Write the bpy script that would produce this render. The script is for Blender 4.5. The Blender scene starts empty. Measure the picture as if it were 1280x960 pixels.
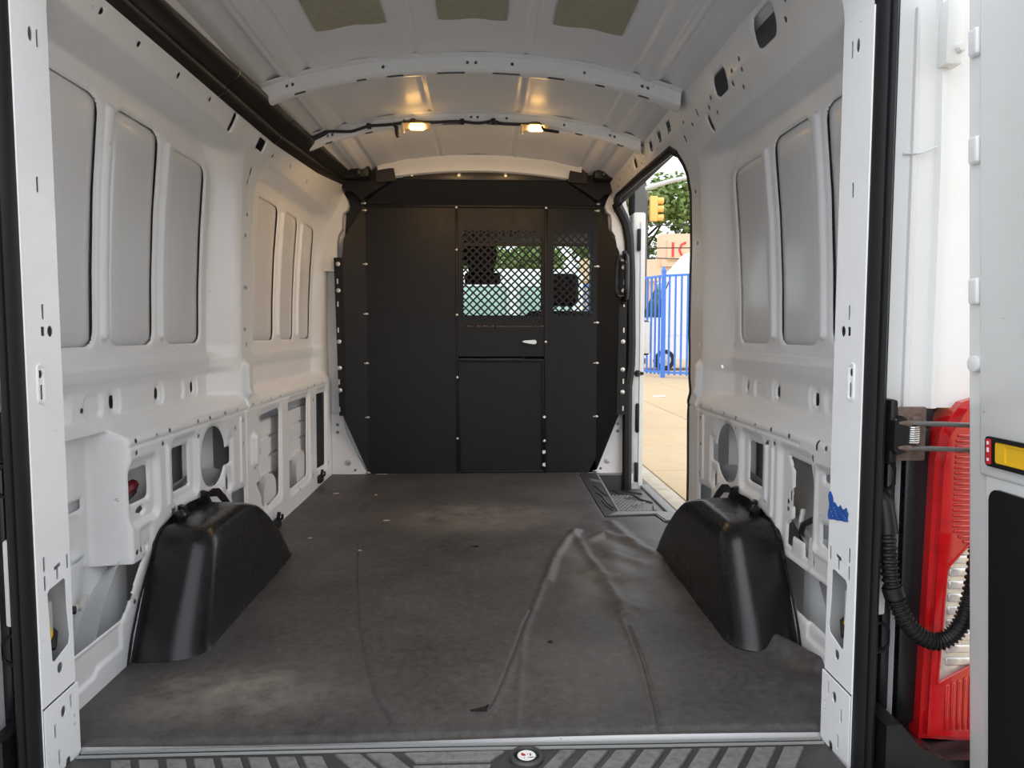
import bpy, bmesh, math, random
import numpy as np
from mathutils import Vector, Matrix, noise
from mathutils.geometry import tessellate_polygon

# ------------------------------------------------------------------ camera, sky, exposure
scene = bpy.context.scene
C = scene.collection
cam = bpy.data.objects.new('camera', bpy.data.cameras.new('camera'))
C.objects.link(cam)
cam.location = (0.04, 0.0, 0.85)
cam.rotation_euler = (math.radians(90 - 4.05), 0, math.radians(-2.1))
cam.data.sensor_width = 36.0
cam.data.lens = 920 / 1280 * 36.0
cam.data.clip_start = 0.02
cam.data.clip_end = 400
scene.camera = cam

world = bpy.data.worlds.new('overcast_sky')
scene.world = world
world.use_nodes = True
bg = world.node_tree.nodes['Background']
bg.inputs[0].default_value = (0.92, 0.965, 1.03, 1)
bg.inputs[1].default_value = 1.3
sun = bpy.data.objects.new('sun_offscreen', bpy.data.lights.new('sun_offscreen', 'SUN'))
C.objects.link(sun)
sun.data.energy = 0.35
sun.data.angle = math.radians(40)
sun.data.color = (1.0, 0.96, 0.90)
sun.rotation_euler = (math.radians(42), 0, math.radians(-25))
vs = scene.view_settings
vs.view_transform = 'Standard'
vs.look = 'None'
vs.gamma = 1.0
vs.use_curve_mapping = False
vs.exposure = 0.70

# ------------------------------------------------------------------ materials
def new_mat(name):
    m = bpy.data.materials.new(name)
    m.use_nodes = True
    nt = m.node_tree
    return m, nt, nt.nodes['Principled BSDF']

def mat(name, col, rough=0.5, metal=0.0, var=None, var_scale=6.0, var_amt=0.35, bump=0.0, bump_scale=200.0,
        rvar=0.0, specks=None, coat=0.0, emit=None, emit_s=0.0, spec=0.5, detail=6.0):
    m, nt, b = new_mat(name)
    b.inputs['Base Color'].default_value = (*col, 1)
    b.inputs['Roughness'].default_value = rough
    b.inputs['Metallic'].default_value = metal
    b.inputs['Specular IOR Level'].default_value = spec
    if coat:
        b.inputs['Coat Weight'].default_value = coat
        b.inputs['Coat Roughness'].default_value = 0.12
    if emit:
        b.inputs['Emission Color'].default_value = (*emit, 1)
        b.inputs['Emission Strength'].default_value = emit_s
    tc = nt.nodes.new('ShaderNodeTexCoord')
    if var or rvar:
        n = nt.nodes.new('ShaderNodeTexNoise')
        n.inputs['Scale'].default_value = var_scale
        n.inputs['Detail'].default_value = detail
        n.inputs['Roughness'].default_value = 0.65
        nt.links.new(tc.outputs['Object'], n.inputs['Vector'])
        r = nt.nodes.new('ShaderNodeValToRGB')
        r.color_ramp.elements[0].position = 0.45
        r.color_ramp.elements[1].position = 0.75
        nt.links.new(n.outputs['Fac'], r.inputs['Fac'])
        if var:
            mx = nt.nodes.new('ShaderNodeMix'); mx.data_type = 'RGBA'
            mx.inputs['A'].default_value = (*col, 1)
            mx.inputs['B'].default_value = (*var, 1)
            ml = nt.nodes.new('ShaderNodeMath'); ml.operation = 'MULTIPLY'
            ml.inputs[1].default_value = var_amt
            nt.links.new(r.outputs['Color'], ml.inputs[0])
            nt.links.new(ml.outputs[0], mx.inputs['Factor'])
            nt.links.new(mx.outputs['Result'], b.inputs['Base Color'])
            if specks:
                n4 = nt.nodes.new('ShaderNodeTexNoise')
                n4.inputs['Scale'].default_value = 38.0; n4.inputs['Detail'].default_value = 3.0; n4.inputs['Roughness'].default_value = 0.8
                mp = nt.nodes.new('ShaderNodeMapping'); mp.inputs['Scale'].default_value = (1.0, 0.45, 1.3); mp.inputs['Rotation'].default_value = (0.5, 0, 0)
                nt.links.new(tc.outputs['Object'], mp.inputs['Vector']); nt.links.new(mp.outputs[0], n4.inputs['Vector'])
                r4 = nt.nodes.new('ShaderNodeValToRGB'); r4.color_ramp.elements[0].position = 0.715; r4.color_ramp.elements[1].position = 0.745
                nt.links.new(n4.outputs['Fac'], r4.inputs['Fac'])
                mx4 = nt.nodes.new('ShaderNodeMix'); mx4.data_type = 'RGBA'; mx4.inputs['B'].default_value = (*specks, 1)
                m4 = nt.nodes.new('ShaderNodeMath'); m4.operation = 'MULTIPLY'; m4.inputs[1].default_value = 0.65
                nt.links.new(r4.outputs['Color'], m4.inputs[0]); nt.links.new(m4.outputs[0], mx4.inputs['Factor'])
                nt.links.new(mx.outputs['Result'], mx4.inputs['A']); nt.links.new(mx4.outputs['Result'], b.inputs['Base Color'])
        if rvar:
            mr = nt.nodes.new('ShaderNodeMapRange')
            mr.inputs['To Min'].default_value = rough
            mr.inputs['To Max'].default_value = min(1, rough + rvar)
            nt.links.new(r.outputs['Color'], mr.inputs['Value'])
            nt.links.new(mr.outputs[0], b.inputs['Roughness'])
    if bump:
        n2 = nt.nodes.new('ShaderNodeTexNoise')
        n2.inputs['Scale'].default_value = bump_scale
        n2.inputs['Detail'].default_value = 2
        nt.links.new(tc.outputs['Object'], n2.inputs['Vector'])
        bp = nt.nodes.new('ShaderNodeBump')
        bp.inputs['Strength'].default_value = bump
        bp.inputs['Distance'].default_value = 0.002
        nt.links.new(n2.outputs['Fac'], bp.inputs['Height'])
        nt.links.new(bp.outputs['Normal'], b.inputs['Normal'])
    return m

M = {}
M['paint'] = mat('white_body_paint', (0.80, 0.805, 0.81), 0.30, var=(0.62, 0.60, 0.56), var_scale=5, var_amt=0.22, coat=0.25, rvar=0.12, specks=(0.20, 0.18, 0.16))
M['paint_out'] = mat('white_outer_paint', (0.74, 0.74, 0.73), 0.25, var=(0.66, 0.64, 0.60), var_scale=9, var_amt=0.25, coat=0.4, specks=(0.22, 0.20, 0.18))
M['skin'] = mat('light_grey_skin', (0.73, 0.73, 0.735), 0.22, var=(0.64, 0.64, 0.64), var_scale=2.5, var_amt=0.4, coat=0.3)  # skin panels, slightly greyer than the body paint
M['roof'] = mat('light_grey_roof', (0.74, 0.745, 0.76), 0.36, var=(0.68, 0.68, 0.685), var_scale=3, var_amt=0.4, coat=0.1)  # roof skin, a light grey a little below the body paint
M['galv'] = mat('inner_panel_primer', (0.69, 0.695, 0.70), 0.36, var=(0.62, 0.62, 0.62), var_scale=4, var_amt=0.4)
M['plastic'] = mat('black_moulded_plastic', (0.009, 0.009, 0.010), 0.27, var=(0.018, 0.018, 0.019), var_scale=8, var_amt=0.5, bump=0.08, bump_scale=420, rvar=0.04, spec=0.4)
M['trim'] = mat('black_trim_plastic', (0.010, 0.0098, 0.0098), 0.40, spec=0.32, bump=0.06, bump_scale=500)
M['duct'] = mat('dark_brown_headliner_cover', (0.017, 0.0145, 0.013), 0.33, var=(0.035, 0.027, 0.022), var_scale=6, var_amt=0.4)
M['seal'] = mat('black_rubber_seal', (0.011, 0.011, 0.012), 0.45, spec=0.35, bump=0.05, bump_scale=300)
M['partition'] = mat('black_powder_coat', (0.006, 0.0062, 0.007), 0.42, spec=0.3, var=(0.014, 0.014, 0.015), var_scale=14, var_amt=0.45, bump=0.08, bump_scale=600, rvar=0.1)
M['bolt'] = mat('zinc_bolt', (0.62, 0.60, 0.55), 0.32, metal=0.9)
M['steel'] = mat('brushed_steel', (0.62, 0.61, 0.58), 0.3, metal=0.85)
M['rod'] = mat('dull_steel_rod', (0.20, 0.195, 0.19), 0.38, metal=0.8)
M['ink'] = mat('black_print', (0.012, 0.012, 0.012), 0.7)
M['foam'] = mat('olive_foam_pad', (0.33, 0.315, 0.235), 0.9, var=(0.24, 0.22, 0.15), var_scale=60, var_amt=0.6, bump=0.5, bump_scale=260)
M['wire'] = mat('black_wire_sleeve', (0.012, 0.012, 0.013), 0.5, bump=0.2, bump_scale=400)
M['lens'] = mat('amber_lit_lens', (0.9, 0.6, 0.2), 0.4, emit=(1.0, 0.56, 0.16), emit_s=7.0)
M['amber'] = mat('amber_housing', (0.80, 0.62, 0.40), 0.4)
M['red'] = mat('red_lamp_lens', (0.50, 0.008, 0.010), 0.10, coat=0.8, var=(0.30, 0.004, 0.006), var_scale=30, var_amt=0.6)
M['clear'] = mat('clear_lamp_lens', (0.66, 0.64, 0.60), 0.10, coat=0.8, var=(0.30, 0.29, 0.27), var_scale=45, var_amt=0.7, metal=0.4)
M['rust'] = mat('rusty_steel', (0.16, 0.11, 0.085), 0.75, metal=0.25, var=(0.055, 0.035, 0.026), var_scale=60, var_amt=0.9, bump=0.4, bump_scale=200)
M['tape'] = mat('blue_masking_tape', (0.012, 0.075, 0.32), 0.55, var=(0.02, 0.11, 0.42), var_scale=40, bump=0.3, bump_scale=120)
M['yellow'] = mat('yellow_plastic', (0.80, 0.48, 0.02), 0.4)
M['redlabel'] = mat('red_label', (0.55, 0.02, 0.03), 0.45)
M['white'] = mat('white_print', (0.85, 0.85, 0.85), 0.5)
M['asphalt'] = mat('pale_bounce_asphalt', (0.36, 0.355, 0.345), 0.9, var=(0.28, 0.275, 0.27), var_scale=3, var_amt=0.5, bump=0.5, bump_scale=120)  # base colour made paler so the road bounces light up to the roof
M['slab'] = mat('tan_concrete', (0.50, 0.37, 0.22), 0.9, var=(0.40, 0.29, 0.17), var_scale=5, var_amt=0.5, bump=0.3, bump_scale=150)
M['kerb'] = mat('kerb_concrete', (0.45, 0.39, 0.30), 0.9, var=(0.24, 0.21, 0.17), var_scale=6, var_amt=0.7)
M['fence'] = mat('blue_fence_paint', (0.055, 0.19, 0.62), 0.4)
M['leaf'] = mat('green_leaf', (0.15, 0.23, 0.06), 0.6, var=(0.28, 0.35, 0.12), var_scale=0.8, var_amt=0.8)
M['bark'] = mat('grey_bark', (0.10, 0.085, 0.07), 0.9)
M['stucco'] = mat('tan_stucco', (0.62, 0.42, 0.24), 0.9, var=(0.54, 0.36, 0.2), var_scale=1)
M['stucco2'] = mat('peach_stucco', (0.70, 0.52, 0.36), 0.9)
M['signred'] = mat('red_sign', (0.70, 0.05, 0.04), 0.5)
M['pole'] = mat('grey_pole', (0.12, 0.12, 0.12), 0.5)
M['arm'] = mat('galvanised_arm', (0.52, 0.52, 0.50), 0.5, metal=0.2)
M['signal'] = mat('yellow_signal', (0.85, 0.48, 0.12), 0.5)
M['teal'] = mat('pale_green_glass', (0.38, 0.52, 0.48), 0.12, coat=0.3)
M['carglass'] = mat('dark_car_glass', (0.02, 0.03, 0.035), 0.06)
M['tyre'] = mat('tyre_rubber', (0.015, 0.015, 0.015), 0.8)
M['fabric'] = mat('dark_grey_seat_fabric', (0.035, 0.035, 0.038), 0.9, bump=0.4, bump_scale=300)
M['headliner'] = mat('grey_headliner', (0.14, 0.14, 0.14), 0.9)
M['debris'] = mat('tan_wood_chip', (0.50, 0.40, 0.28), 0.8)
M['redwire'] = mat('dark_red_tape', (0.20, 0.02, 0.03), 0.5)
M['connector'] = mat('grey_connector', (0.55, 0.54, 0.50), 0.4)
M['paper'] = mat('white_litter', (0.8, 0.8, 0.78), 0.8)

def mat_rubber():
    m, nt, b = new_mat('dusty_black_rubber')
    L = nt.links.new; N = nt.nodes.new
    tc = N('ShaderNodeTexCoord')
    n1 = N('ShaderNodeTexNoise'); n1.inputs['Scale'].default_value = 3.0; n1.inputs['Detail'].default_value = 9; n1.inputs['Roughness'].default_value = 0.7
    L(tc.outputs['Object'], n1.inputs['Vector'])
    n2 = N('ShaderNodeTexNoise'); n2.inputs['Scale'].default_value = 9.0; n2.inputs['Detail'].default_value = 8; n2.inputs['Roughness'].default_value = 0.7
    L(tc.outputs['Object'], n2.inputs['Vector'])
    total = None
    # dry dust left where things were dragged in: stains with a place of their own
    for (x, y, rx, ry, amt) in ((-0.56, 1.70, 0.34, 0.20, 1.0), (0.02, 3.32, 0.55, 0.34, 0.75), (0.45, 2.55, 0.34, 0.55, 0.42), (0.25, 1.75, 0.40, 0.28, 0.25)):
        mp = N('ShaderNodeMapping'); mp.vector_type = 'POINT'
        mp.inputs['Location'].default_value = (-x / rx, -y / ry, 0)
        mp.inputs['Scale'].default_value = (1 / rx, 1 / ry, 0)
        L(tc.outputs['Object'], mp.inputs['Vector'])
        ln = N('ShaderNodeVectorMath'); ln.operation = 'LENGTH'
        L(mp.outputs[0], ln.inputs[0])
        mr = N('ShaderNodeMapRange'); mr.interpolation_type = 'SMOOTHERSTEP'
        mr.inputs['From Min'].default_value = 1.15; mr.inputs['From Max'].default_value = 0.1
        mr.inputs['To Min'].default_value = 0; mr.inputs['To Max'].default_value = amt
        L(ln.outputs['Value'], mr.inputs['Value'])
        if total is None: total = mr.outputs[0]
        else:
            a = N('ShaderNodeMath'); a.operation = 'MAXIMUM'; L(total, a.inputs[0]); L(mr.outputs[0], a.inputs[1]); total = a.outputs[0]
    rp = N('ShaderNodeValToRGB'); rp.color_ramp.elements[0].position = 0.30; rp.color_ramp.elements[1].position = 0.85
    L(n2.outputs['Fac'], rp.inputs['Fac'])
    mu = N('ShaderNodeMath'); mu.operation = 'MULTIPLY'; L(total, mu.inputs[0]); L(rp.outputs['Color'], mu.inputs[1])
    mx0 = N('ShaderNodeMix'); mx0.data_type = 'RGBA'
    mx0.inputs['A'].default_value = (0.030, 0.0285, 0.029, 1); mx0.inputs['B'].default_value = (0.095, 0.090, 0.088, 1)
    n5 = N('ShaderNodeTexNoise'); n5.inputs['Scale'].default_value = 42.0; n5.inputs['Detail'].default_value = 5; n5.inputs['Roughness'].default_value = 0.75
    L(tc.outputs['Object'], n5.inputs['Vector'])
    ad = N('ShaderNodeMath'); ad.operation = 'ADD'; L(n1.outputs['Fac'], ad.inputs[0]); L(n5.outputs['Fac'], ad.inputs[1])
    r5 = N('ShaderNodeMapRange'); r5.inputs['From Min'].default_value = 0.72; r5.inputs['From Max'].default_value = 1.30
    L(ad.outputs[0], r5.inputs['Value']); L(r5.outputs[0], mx0.inputs['Factor'])
    mx = N('ShaderNodeMix'); mx.data_type = 'RGBA'
    mx.inputs['B'].default_value = (0.30, 0.265, 0.22, 1)
    L(mx0.outputs['Result'], mx.inputs['A']); L(mu.outputs[0], mx.inputs['Factor'])
    L(mx.outputs['Result'], b.inputs['Base Color'])
    b.inputs['Roughness'].default_value = 0.55
    n3 = N('ShaderNodeTexNoise'); n3.inputs['Scale'].default_value = 350; n3.inputs['Detail'].default_value = 2
    L(tc.outputs['Object'], n3.inputs['Vector'])
    bp = N('ShaderNodeBump'); bp.inputs['Strength'].default_value = 0.25; bp.inputs['Distance'].default_value = 0.002
    L(n3.outputs['Fac'], bp.inputs['Height']); L(bp.outputs['Normal'], b.inputs['Normal'])
    return m
M['rubber'] = mat_rubber()
M['tread_base'] = mat('dark_tread_rubber', (0.045, 0.045, 0.045), 0.55, var=(0.09, 0.09, 0.09), var_scale=12, var_amt=0.5)
M['tread_pad'] = mat('worn_grey_tread', (0.19, 0.19, 0.19), 0.5, var=(0.06, 0.06, 0.06), var_scale=55, var_amt=0.8, detail=9)
M['step'] = mat('dark_step_plastic', (0.040, 0.040, 0.042), 0.42, var=(0.08, 0.08, 0.08), var_scale=18, var_amt=0.5)
M['step_edge'] = mat('grey_step_edge', (0.20, 0.20, 0.195), 0.55, var=(0.18, 0.18, 0.18), var_scale=20)

def mat_glass():
    m = bpy.data.materials.new('window_glass'); m.use_nodes = True
    nt = m.node_tree; nt.nodes.clear()
    o = nt.nodes.new('ShaderNodeOutputMaterial'); mx = nt.nodes.new('ShaderNodeMixShader')
    t = nt.nodes.new('ShaderNodeBsdfTransparent'); t.inputs[0].default_value = (0.82, 0.92, 0.88, 1)
    g = nt.nodes.new('ShaderNodeBsdfGlossy'); g.inputs['Roughness'].default_value = 0.02
    mx.inputs[0].default_value = 0.06
    nt.links.new(t.outputs[0], mx.inputs[1]); nt.links.new(g.outputs[0], mx.inputs[2]); nt.links.new(mx.outputs[0], o.inputs[0])
    return m
M['glass'] = mat_glass()

# ------------------------------------------------------------------ mesh helpers
class MB:
    def __init__(s): s.v = []; s.f = []
    def add(s, vs_, fs):
        n = len(s.v); s.v += [tuple(p) for p in vs_]; s.f += [tuple(i + n for i in f) for f in fs]; return s
    def box(s, x0, x1, y0, y1, z0, z1):
        return s.add([(x0,y0,z0),(x1,y0,z0),(x1,y1,z0),(x0,y1,z0),(x0,y0,z1),(x1,y0,z1),(x1,y1,z1),(x0,y1,z1)],
                     [(0,3,2,1),(4,5,6,7),(0,1,5,4),(1,2,6,5),(2,3,7,6),(3,0,4,7)])
    def rbox(s, x0, x1, y0, y1, z0, z1, b=0.005, seg=2, fn=None):
        bm = bmesh.new(); bmesh.ops.create_cube(bm, size=1)
        for v in bm.verts:
            v.co = Vector(((x0+x1)/2 + v.co.x*(x1-x0), (y0+y1)/2 + v.co.y*(y1-y0), (z0+z1)/2 + v.co.z*(z1-z0)))
        bmesh.ops.bevel(bm, geom=bm.edges[:], offset=b, segments=seg, affect='EDGES', profile=0.5)
        bm.verts.index_update()
        vv = [tuple(fn(*v.co)) if fn else tuple(v.co) for v in bm.verts]
        s.add(vv, [[v.index for v in f.verts] for f in bm.faces]); bm.free(); return s
    def tube(s, pts, r, n=8, cap=True):
        P = [Vector(p) for p in pts]; R = r if hasattr(r, '__len__') else [r]*len(P)
        T = []
        for i in range(len(P)):
            a = P[max(i-1,0)]; b = P[min(i+1,len(P)-1)]; t = (b-a); T.append(t.normalized() if t.length > 1e-9 else Vector((0,0,1)))
        ref = Vector((0,0,1)) if abs(T[0].z) < 0.9 else Vector((1,0,0))
        nrm = (ref - T[0]*ref.dot(T[0])).normalized()
        rings = []
        for i in range(len(P)):
            nrm = (nrm - T[i]*nrm.dot(T[i])).normalized(); bn = T[i].cross(nrm)
            rings.append([P[i] + (nrm*math.cos(2*math.pi*k/n) + bn*math.sin(2*math.pi*k/n))*R[i] for k in range(n)])
        vs_ = [p for rg in rings for p in rg]; fs = []
        for i in range(len(P)-1):
            for k in range(n): fs.append((i*n+k, i*n+(k+1)%n, (i+1)*n+(k+1)%n, (i+1)*n+k))
        if cap: fs.append(tuple(range(n-1,-1,-1))); m_ = (len(P)-1)*n; fs.append(tuple(range(m_, m_+n)))
        return s.add(vs_, fs)
    def prism(s, outer, holes, fn, w0, w1):
        """plate with holes: outline in (u,v), thickness w0..w1, fn(u,v,w)->xyz"""
        loops = [outer] + list(holes); flat = [p for l in loops for p in l]
        tris = tessellate_polygon([[Vector((p[0], p[1], 0)) for p in l] for l in loops])
        n = len(flat)
        vs_ = [fn(p[0], p[1], w0) for p in flat] + [fn(p[0], p[1], w1) for p in flat]
        fs = []
        for t in tris:
            a, b, c = [flat[i] for i in t]
            if (b[0]-a[0])*(c[1]-a[1]) - (b[1]-a[1])*(c[0]-a[0]) < 0: t = (t[0], t[2], t[1])
            fs.append((t[2], t[1], t[0])); fs.append((t[0]+n, t[1]+n, t[2]+n))
        k = 0
        for li, l in enumerate(loops):
            m_ = len(l)
            for i in range(m_):
                a = k+i; b = k+(i+1)%m_; fs.append((a, b, b+n, a+n))
            k += m_
        return s.add(vs_, fs)
    def lathe(s, prof, centre, axis='z', n=20):
        vs_ = []; fs = []; cx, cy, cz = centre
        for (r, h) in prof:
            for k in range(n):
                a = 2*math.pi*k/n; c_, s_ = r*math.cos(a), r*math.sin(a)
                vs_.append({'z': (cx+c_, cy+s_, cz+h), 'y': (cx+c_, cy+h, cz+s_), 'x': (cx+h, cy+c_, cz+s_)}[axis])
        for i in range(len(prof)-1):
            for k in range(n): fs.append((i*n+k, i*n+(k+1)%n, (i+1)*n+(k+1)%n, (i+1)*n+k))
        fs.append(tuple(range(n-1,-1,-1))); m_ = (len(prof)-1)*n; fs.append(tuple(range(m_, m_+n)))
        return s.add(vs_, fs)
    def grid(s, nu, nv, fn, closed_u=False):
        vs_ = [fn(i/(nu-(0 if closed_u else 1)), j/(nv-1)) for j in range(nv) for i in range(nu)]; fs = []
        for j in range(nv-1):
            for i in range(nu if closed_u else nu-1):
                fs.append((j*nu+i, j*nu+(i+1)%nu, (j+1)*nu+(i+1)%nu, (j+1)*nu+i))
        return s.add(vs_, fs)

def wloc(o):
    v = Vector((0,0,0))
    while o is not None: v += o.location; o = o.parent
    return v

def fix_normals(me):
    bm = bmesh.new(); bm.from_mesh(me); bmesh.ops.recalc_face_normals(bm, faces=bm.faces[:]); bm.to_mesh(me); bm.free()

def obj(name, mb, material, parent=None, smooth=35, origin=None, recalc=True):
    """link one mesh object; vertices are given in world space"""
    o = bpy.data.objects.new(name, bpy.data.meshes.new(name))
    base = wloc(parent) if parent else Vector((0,0,0))
    if origin is not None: o.location = Vector(origin) - base
    off = base + o.location
    me = o.data
    me.from_pydata([(x-off.x, y-off.y, z-off.z) for x, y, z in mb.v], [], mb.f); me.update()
    if recalc: fix_normals(me)
    if smooth:
        me.polygons.foreach_set('use_smooth', [True]*len(me.polygons))
        if smooth < 180: me.set_sharp_from_angle(angle=math.radians(smooth))
    me.materials.append(M[material] if isinstance(material, str) else material)
    C.objects.link(o)
    if parent: o.parent = parent
    return o

def thing(name, label, cat, loc=(0,0,0), group=None):
    o = bpy.data.objects.new(name, None); o.empty_display_size = 0.05
    C.objects.link(o); o.location = loc
    return tag(o, label, cat, group)

def tag(o, label=None, cat=None, group=None, kind=None):
    if label: o['label'] = label
    if cat: o['category'] = cat
    if group: o['group'] = group
    if kind: o['kind'] = kind
    return o

def struct(name, mb, material, label=None, **k):
    o = obj(name, mb, material, **k); o['kind'] = 'structure'
    if label: o['label'] = label
    return o

def stamp(src, parent, loc, rot=(0,0,0), name=None):
    """copy of a small part, sharing its mesh"""
    c = src.copy(); C.objects.link(c); c.parent = parent
    c.location = Vector(loc) - (wloc(parent) if parent else Vector((0,0,0))); c.rotation_euler = rot
    if name: c.name = name
    return c

def rrect(cu, cv, su, sv, r, n=5):
    pts = []
    for (sx, sy, a0) in ((1,1,0),(-1,1,90),(-1,-1,180),(1,-1,270)):
        for k in range(n+1):
            a = math.radians(a0 + 90*k/n)
            pts.append((cu+sx*(su/2-r)+r*math.cos(a), cv+sy*(sv/2-r)+r*math.sin(a)))
    return pts
def ellipse(cu, cv, ru, rv, n=16):
    return [(cu+ru*math.cos(2*math.pi*k/n), cv+rv*math.sin(2*math.pi*k/n)) for k in range(n)]

def S(a, b, x):
    t = np.clip((x-a)/(b-a), 0, 1); return t*t*(3-2*t)
def sd_rbox(U, V, cu, cv, su, sv, r):
    qx = np.abs(U-cu)-su/2+r; qy = np.abs(V-cv)-sv/2+r
    return np.hypot(np.maximum(qx,0), np.maximum(qy,0)) + np.minimum(np.maximum(qx,qy),0) - r
def sd_ell(U, V, cu, cv, ru, rv):
    k = np.hypot((U-cu)/ru, (V-cv)/rv); return (k-1)*min(ru, rv)
def sd_poly(U, V, pts, r=0.0):
    if r:
        c = np.mean(pts, axis=0); q = []
        for p in pts:
            d = np.array(p)-c; l = np.linalg.norm(d); q.append(tuple(c + d*(1-1.35*r/l)))
        return sd_poly(U, V, q) - r
    d = np.full(U.shape, 1e9); sgn = np.ones(U.shape); n = len(pts)
    for i in range(n):
        ax, ay = pts[i]; bx, by = pts[(i+1)%n]; ex, ey = bx-ax, by-ay
        wx, wy = U-ax, V-ay; t = np.clip((wx*ex+wy*ey)/(ex*ex+ey*ey), 0, 1)
        d = np.minimum(d, (wx-ex*t)**2+(wy-ey*t)**2)
        c1 = V >= ay; c2 = V < by; c3 = ex*wy > ey*wx
        sgn = np.where((c1 & c2 & c3) | (~c1 & ~c2 & ~c3), -sgn, sgn)
    return sgn*np.sqrt(d)
def sd_line(U, V, pts):
    d = np.full(U.shape, 1e9)
    for i in range(len(pts)-1):
        ax, ay = pts[i]; bx, by = pts[i+1]; ex, ey = bx-ax, by-ay
        wx, wy = U-ax, V-ay; t = np.clip((wx*ex+wy*ey)/(ex*ex+ey*ey), 0, 1)
        d = np.minimum(d, np.hypot(wx-ex*t, wy-ey*t))
    return d

def sheet(name, U, V, fn, hole_fn, material, parent=None, smooth=180, flip=False):
    """pressed-metal sheet: grid in (u,v), holes cut along snapped outlines, fn(u,v,sdf)->x,y,z arrays"""
    cell = U[1]-U[0]
    u, v = np.meshgrid(U, V)
    if hole_fn is not None:
        d = hole_fn(u, v); gv, gu = np.gradient(d, V, U)
        g = np.maximum(np.hypot(gu, gv), 0.3)
        near = np.abs(d) < 0.62*cell
        u = np.where(near, u - d*gu/g**2, u); v = np.where(near, v - d*gv/g**2, v)
        d = np.where(near, 0.0, d)
        ff = (d[:-1,:-1] >= 0) & (d[:-1,1:] >= 0) & (d[1:,:-1] >= 0) & (d[1:,1:] >= 0)
        allz = (near[:-1,:-1] & near[:-1,1:] & near[1:,:-1] & near[1:,1:])
        ff &= ~allz
    else:
        d = np.full(u.shape, 1.0); ff = np.ones((u.shape[0]-1, u.shape[1]-1), bool)
    x, y, z = fn(u, v, d)
    nv_, nu_ = u.shape
    idx = np.arange(nv_*nu_).reshape(nv_, nu_)
    q = np.stack([idx[:-1,:-1], idx[:-1,1:], idx[1:,1:], idx[1:,:-1]], -1)[ff]
    if flip: q = q[:, ::-1]
    used = np.unique(q); remap = np.zeros(nv_*nu_, int); remap[used] = np.arange(len(used))
    co = np.stack([x.ravel(), y.ravel(), z.ravel()], -1)[used]
    off = np.array(wloc(parent)) if parent else np.zeros(3)
    co = co - off
    q = remap[q]
    me = bpy.data.meshes.new(name)
    me.vertices.add(len(co)); me.vertices.foreach_set('co', co.ravel().astype(np.float32))
    me.loops.add(q.size); me.loops.foreach_set('vertex_index', q.ravel().astype(np.int32))
    me.polygons.add(len(q)); me.polygons.foreach_set('loop_start', np.arange(0, q.size, 4, dtype=np.int32))
    me.update(calc_edges=True)
    me.validate()
    me.polygons.foreach_set('use_smooth', np.ones(len(me.polygons), bool))
    if smooth < 180: me.set_sharp_from_angle(angle=math.radians(smooth))
    me.materials.append(M[material])
    o = bpy.data.objects.new(name, me); C.objects.link(o)
    if parent: o.parent = parent
    return o

# ------------------------------------------------------------------ load floor
WELL = [(0.605, 4.352), (0.590, 3.305), (0.83, 3.335), (0.845, 3.20), (1.10, 3.20), (1.10, 4.352)]
fl = MB().prism([(-0.93,1.496),(0.93,1.496),(0.93,3.20),(0.845,3.20),(0.83,3.335),(0.590,3.305),(0.605,4.352),(0.93,4.352),(0.93,4.46),(-0.93,4.46)], [], lambda u,v,w: (u,v,w), -0.06, -0.004)
struct('floor', fl, 'paint', 'white steel van load floor under the rubber mat', smooth=None)

# ------------------------------------------------------------------ side walls (pressed steel inner sheets)
_zs = np.linspace(-0.05, 1.80, 741)
def _prof(pairs, k=9):
    p = np.interp(_zs, [a for a, b in pairs], [b for a, b in pairs])
    ker = np.hanning(k+2)[1:-1]; ker /= ker.sum()
    pp = np.concatenate([np.full(k, p[0]), p, np.full(k, p[-1])])
    return np.convolve(pp, ker, 'same')[k:-k]
PIL = _prof([(-0.05,0.872),(0.565,0.870),(0.60,0.884),(0.8,0.888),(1.2,0.880),(1.40,0.868),(1.48,0.850),(1.525,0.828),(1.56,0.808),(1.62,0.783),(1.72,0.756),(1.80,0.74)], 13)
REC = _prof([(-0.05,0.872),(0.568,0.870),(0.578,0.876),(0.612,0.948),(0.625,0.957),(0.70,0.957),(0.722,0.944),(0.756,0.940),(0.775,0.950),(0.80,0.952),(1.0,0.946),(1.2,0.934),(1.41,0.914),(1.462,0.914),(1.484,0.911),(1.496,0.898),(1.515,0.842),(1.524,0.827),(1.56,0.808),(1.62,0.783),(1.72,0.756),(1.80,0.74)], 6)
UPPER_A = [(1.74, 1.91), (1.99, 2.245), (2.335, 2.605)]      # the three skin openings of the rear bay (y from, to)
UPPER_B = [(3.19, 3.50), (3.615, 3.86), (3.985, 4.215)]
UPPER_A[0] = (1.58, 1.91)

def bay_mask(Y, Z, a0, a1, b0, b1):
    """1 inside a recessed bay: edge ramps a0->a1 (rear) and b0->b1 (front), rounded at the top"""
    top = np.clip((Z-1.34)/0.20, 0, 1)**2
    lin = lambda a, b, x: 0.65*np.clip((x-a)/(b-a), 0, 1) + 0.35*S(a, b, x)
    m_ = lin(b1 - 0.08*top, b0 - 0.20*top, Y)
    if a0 is not None: m_ = m_ * lin(a0 + 0.06*top, a1 + 0.12*top, Y)
    return m_

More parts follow.
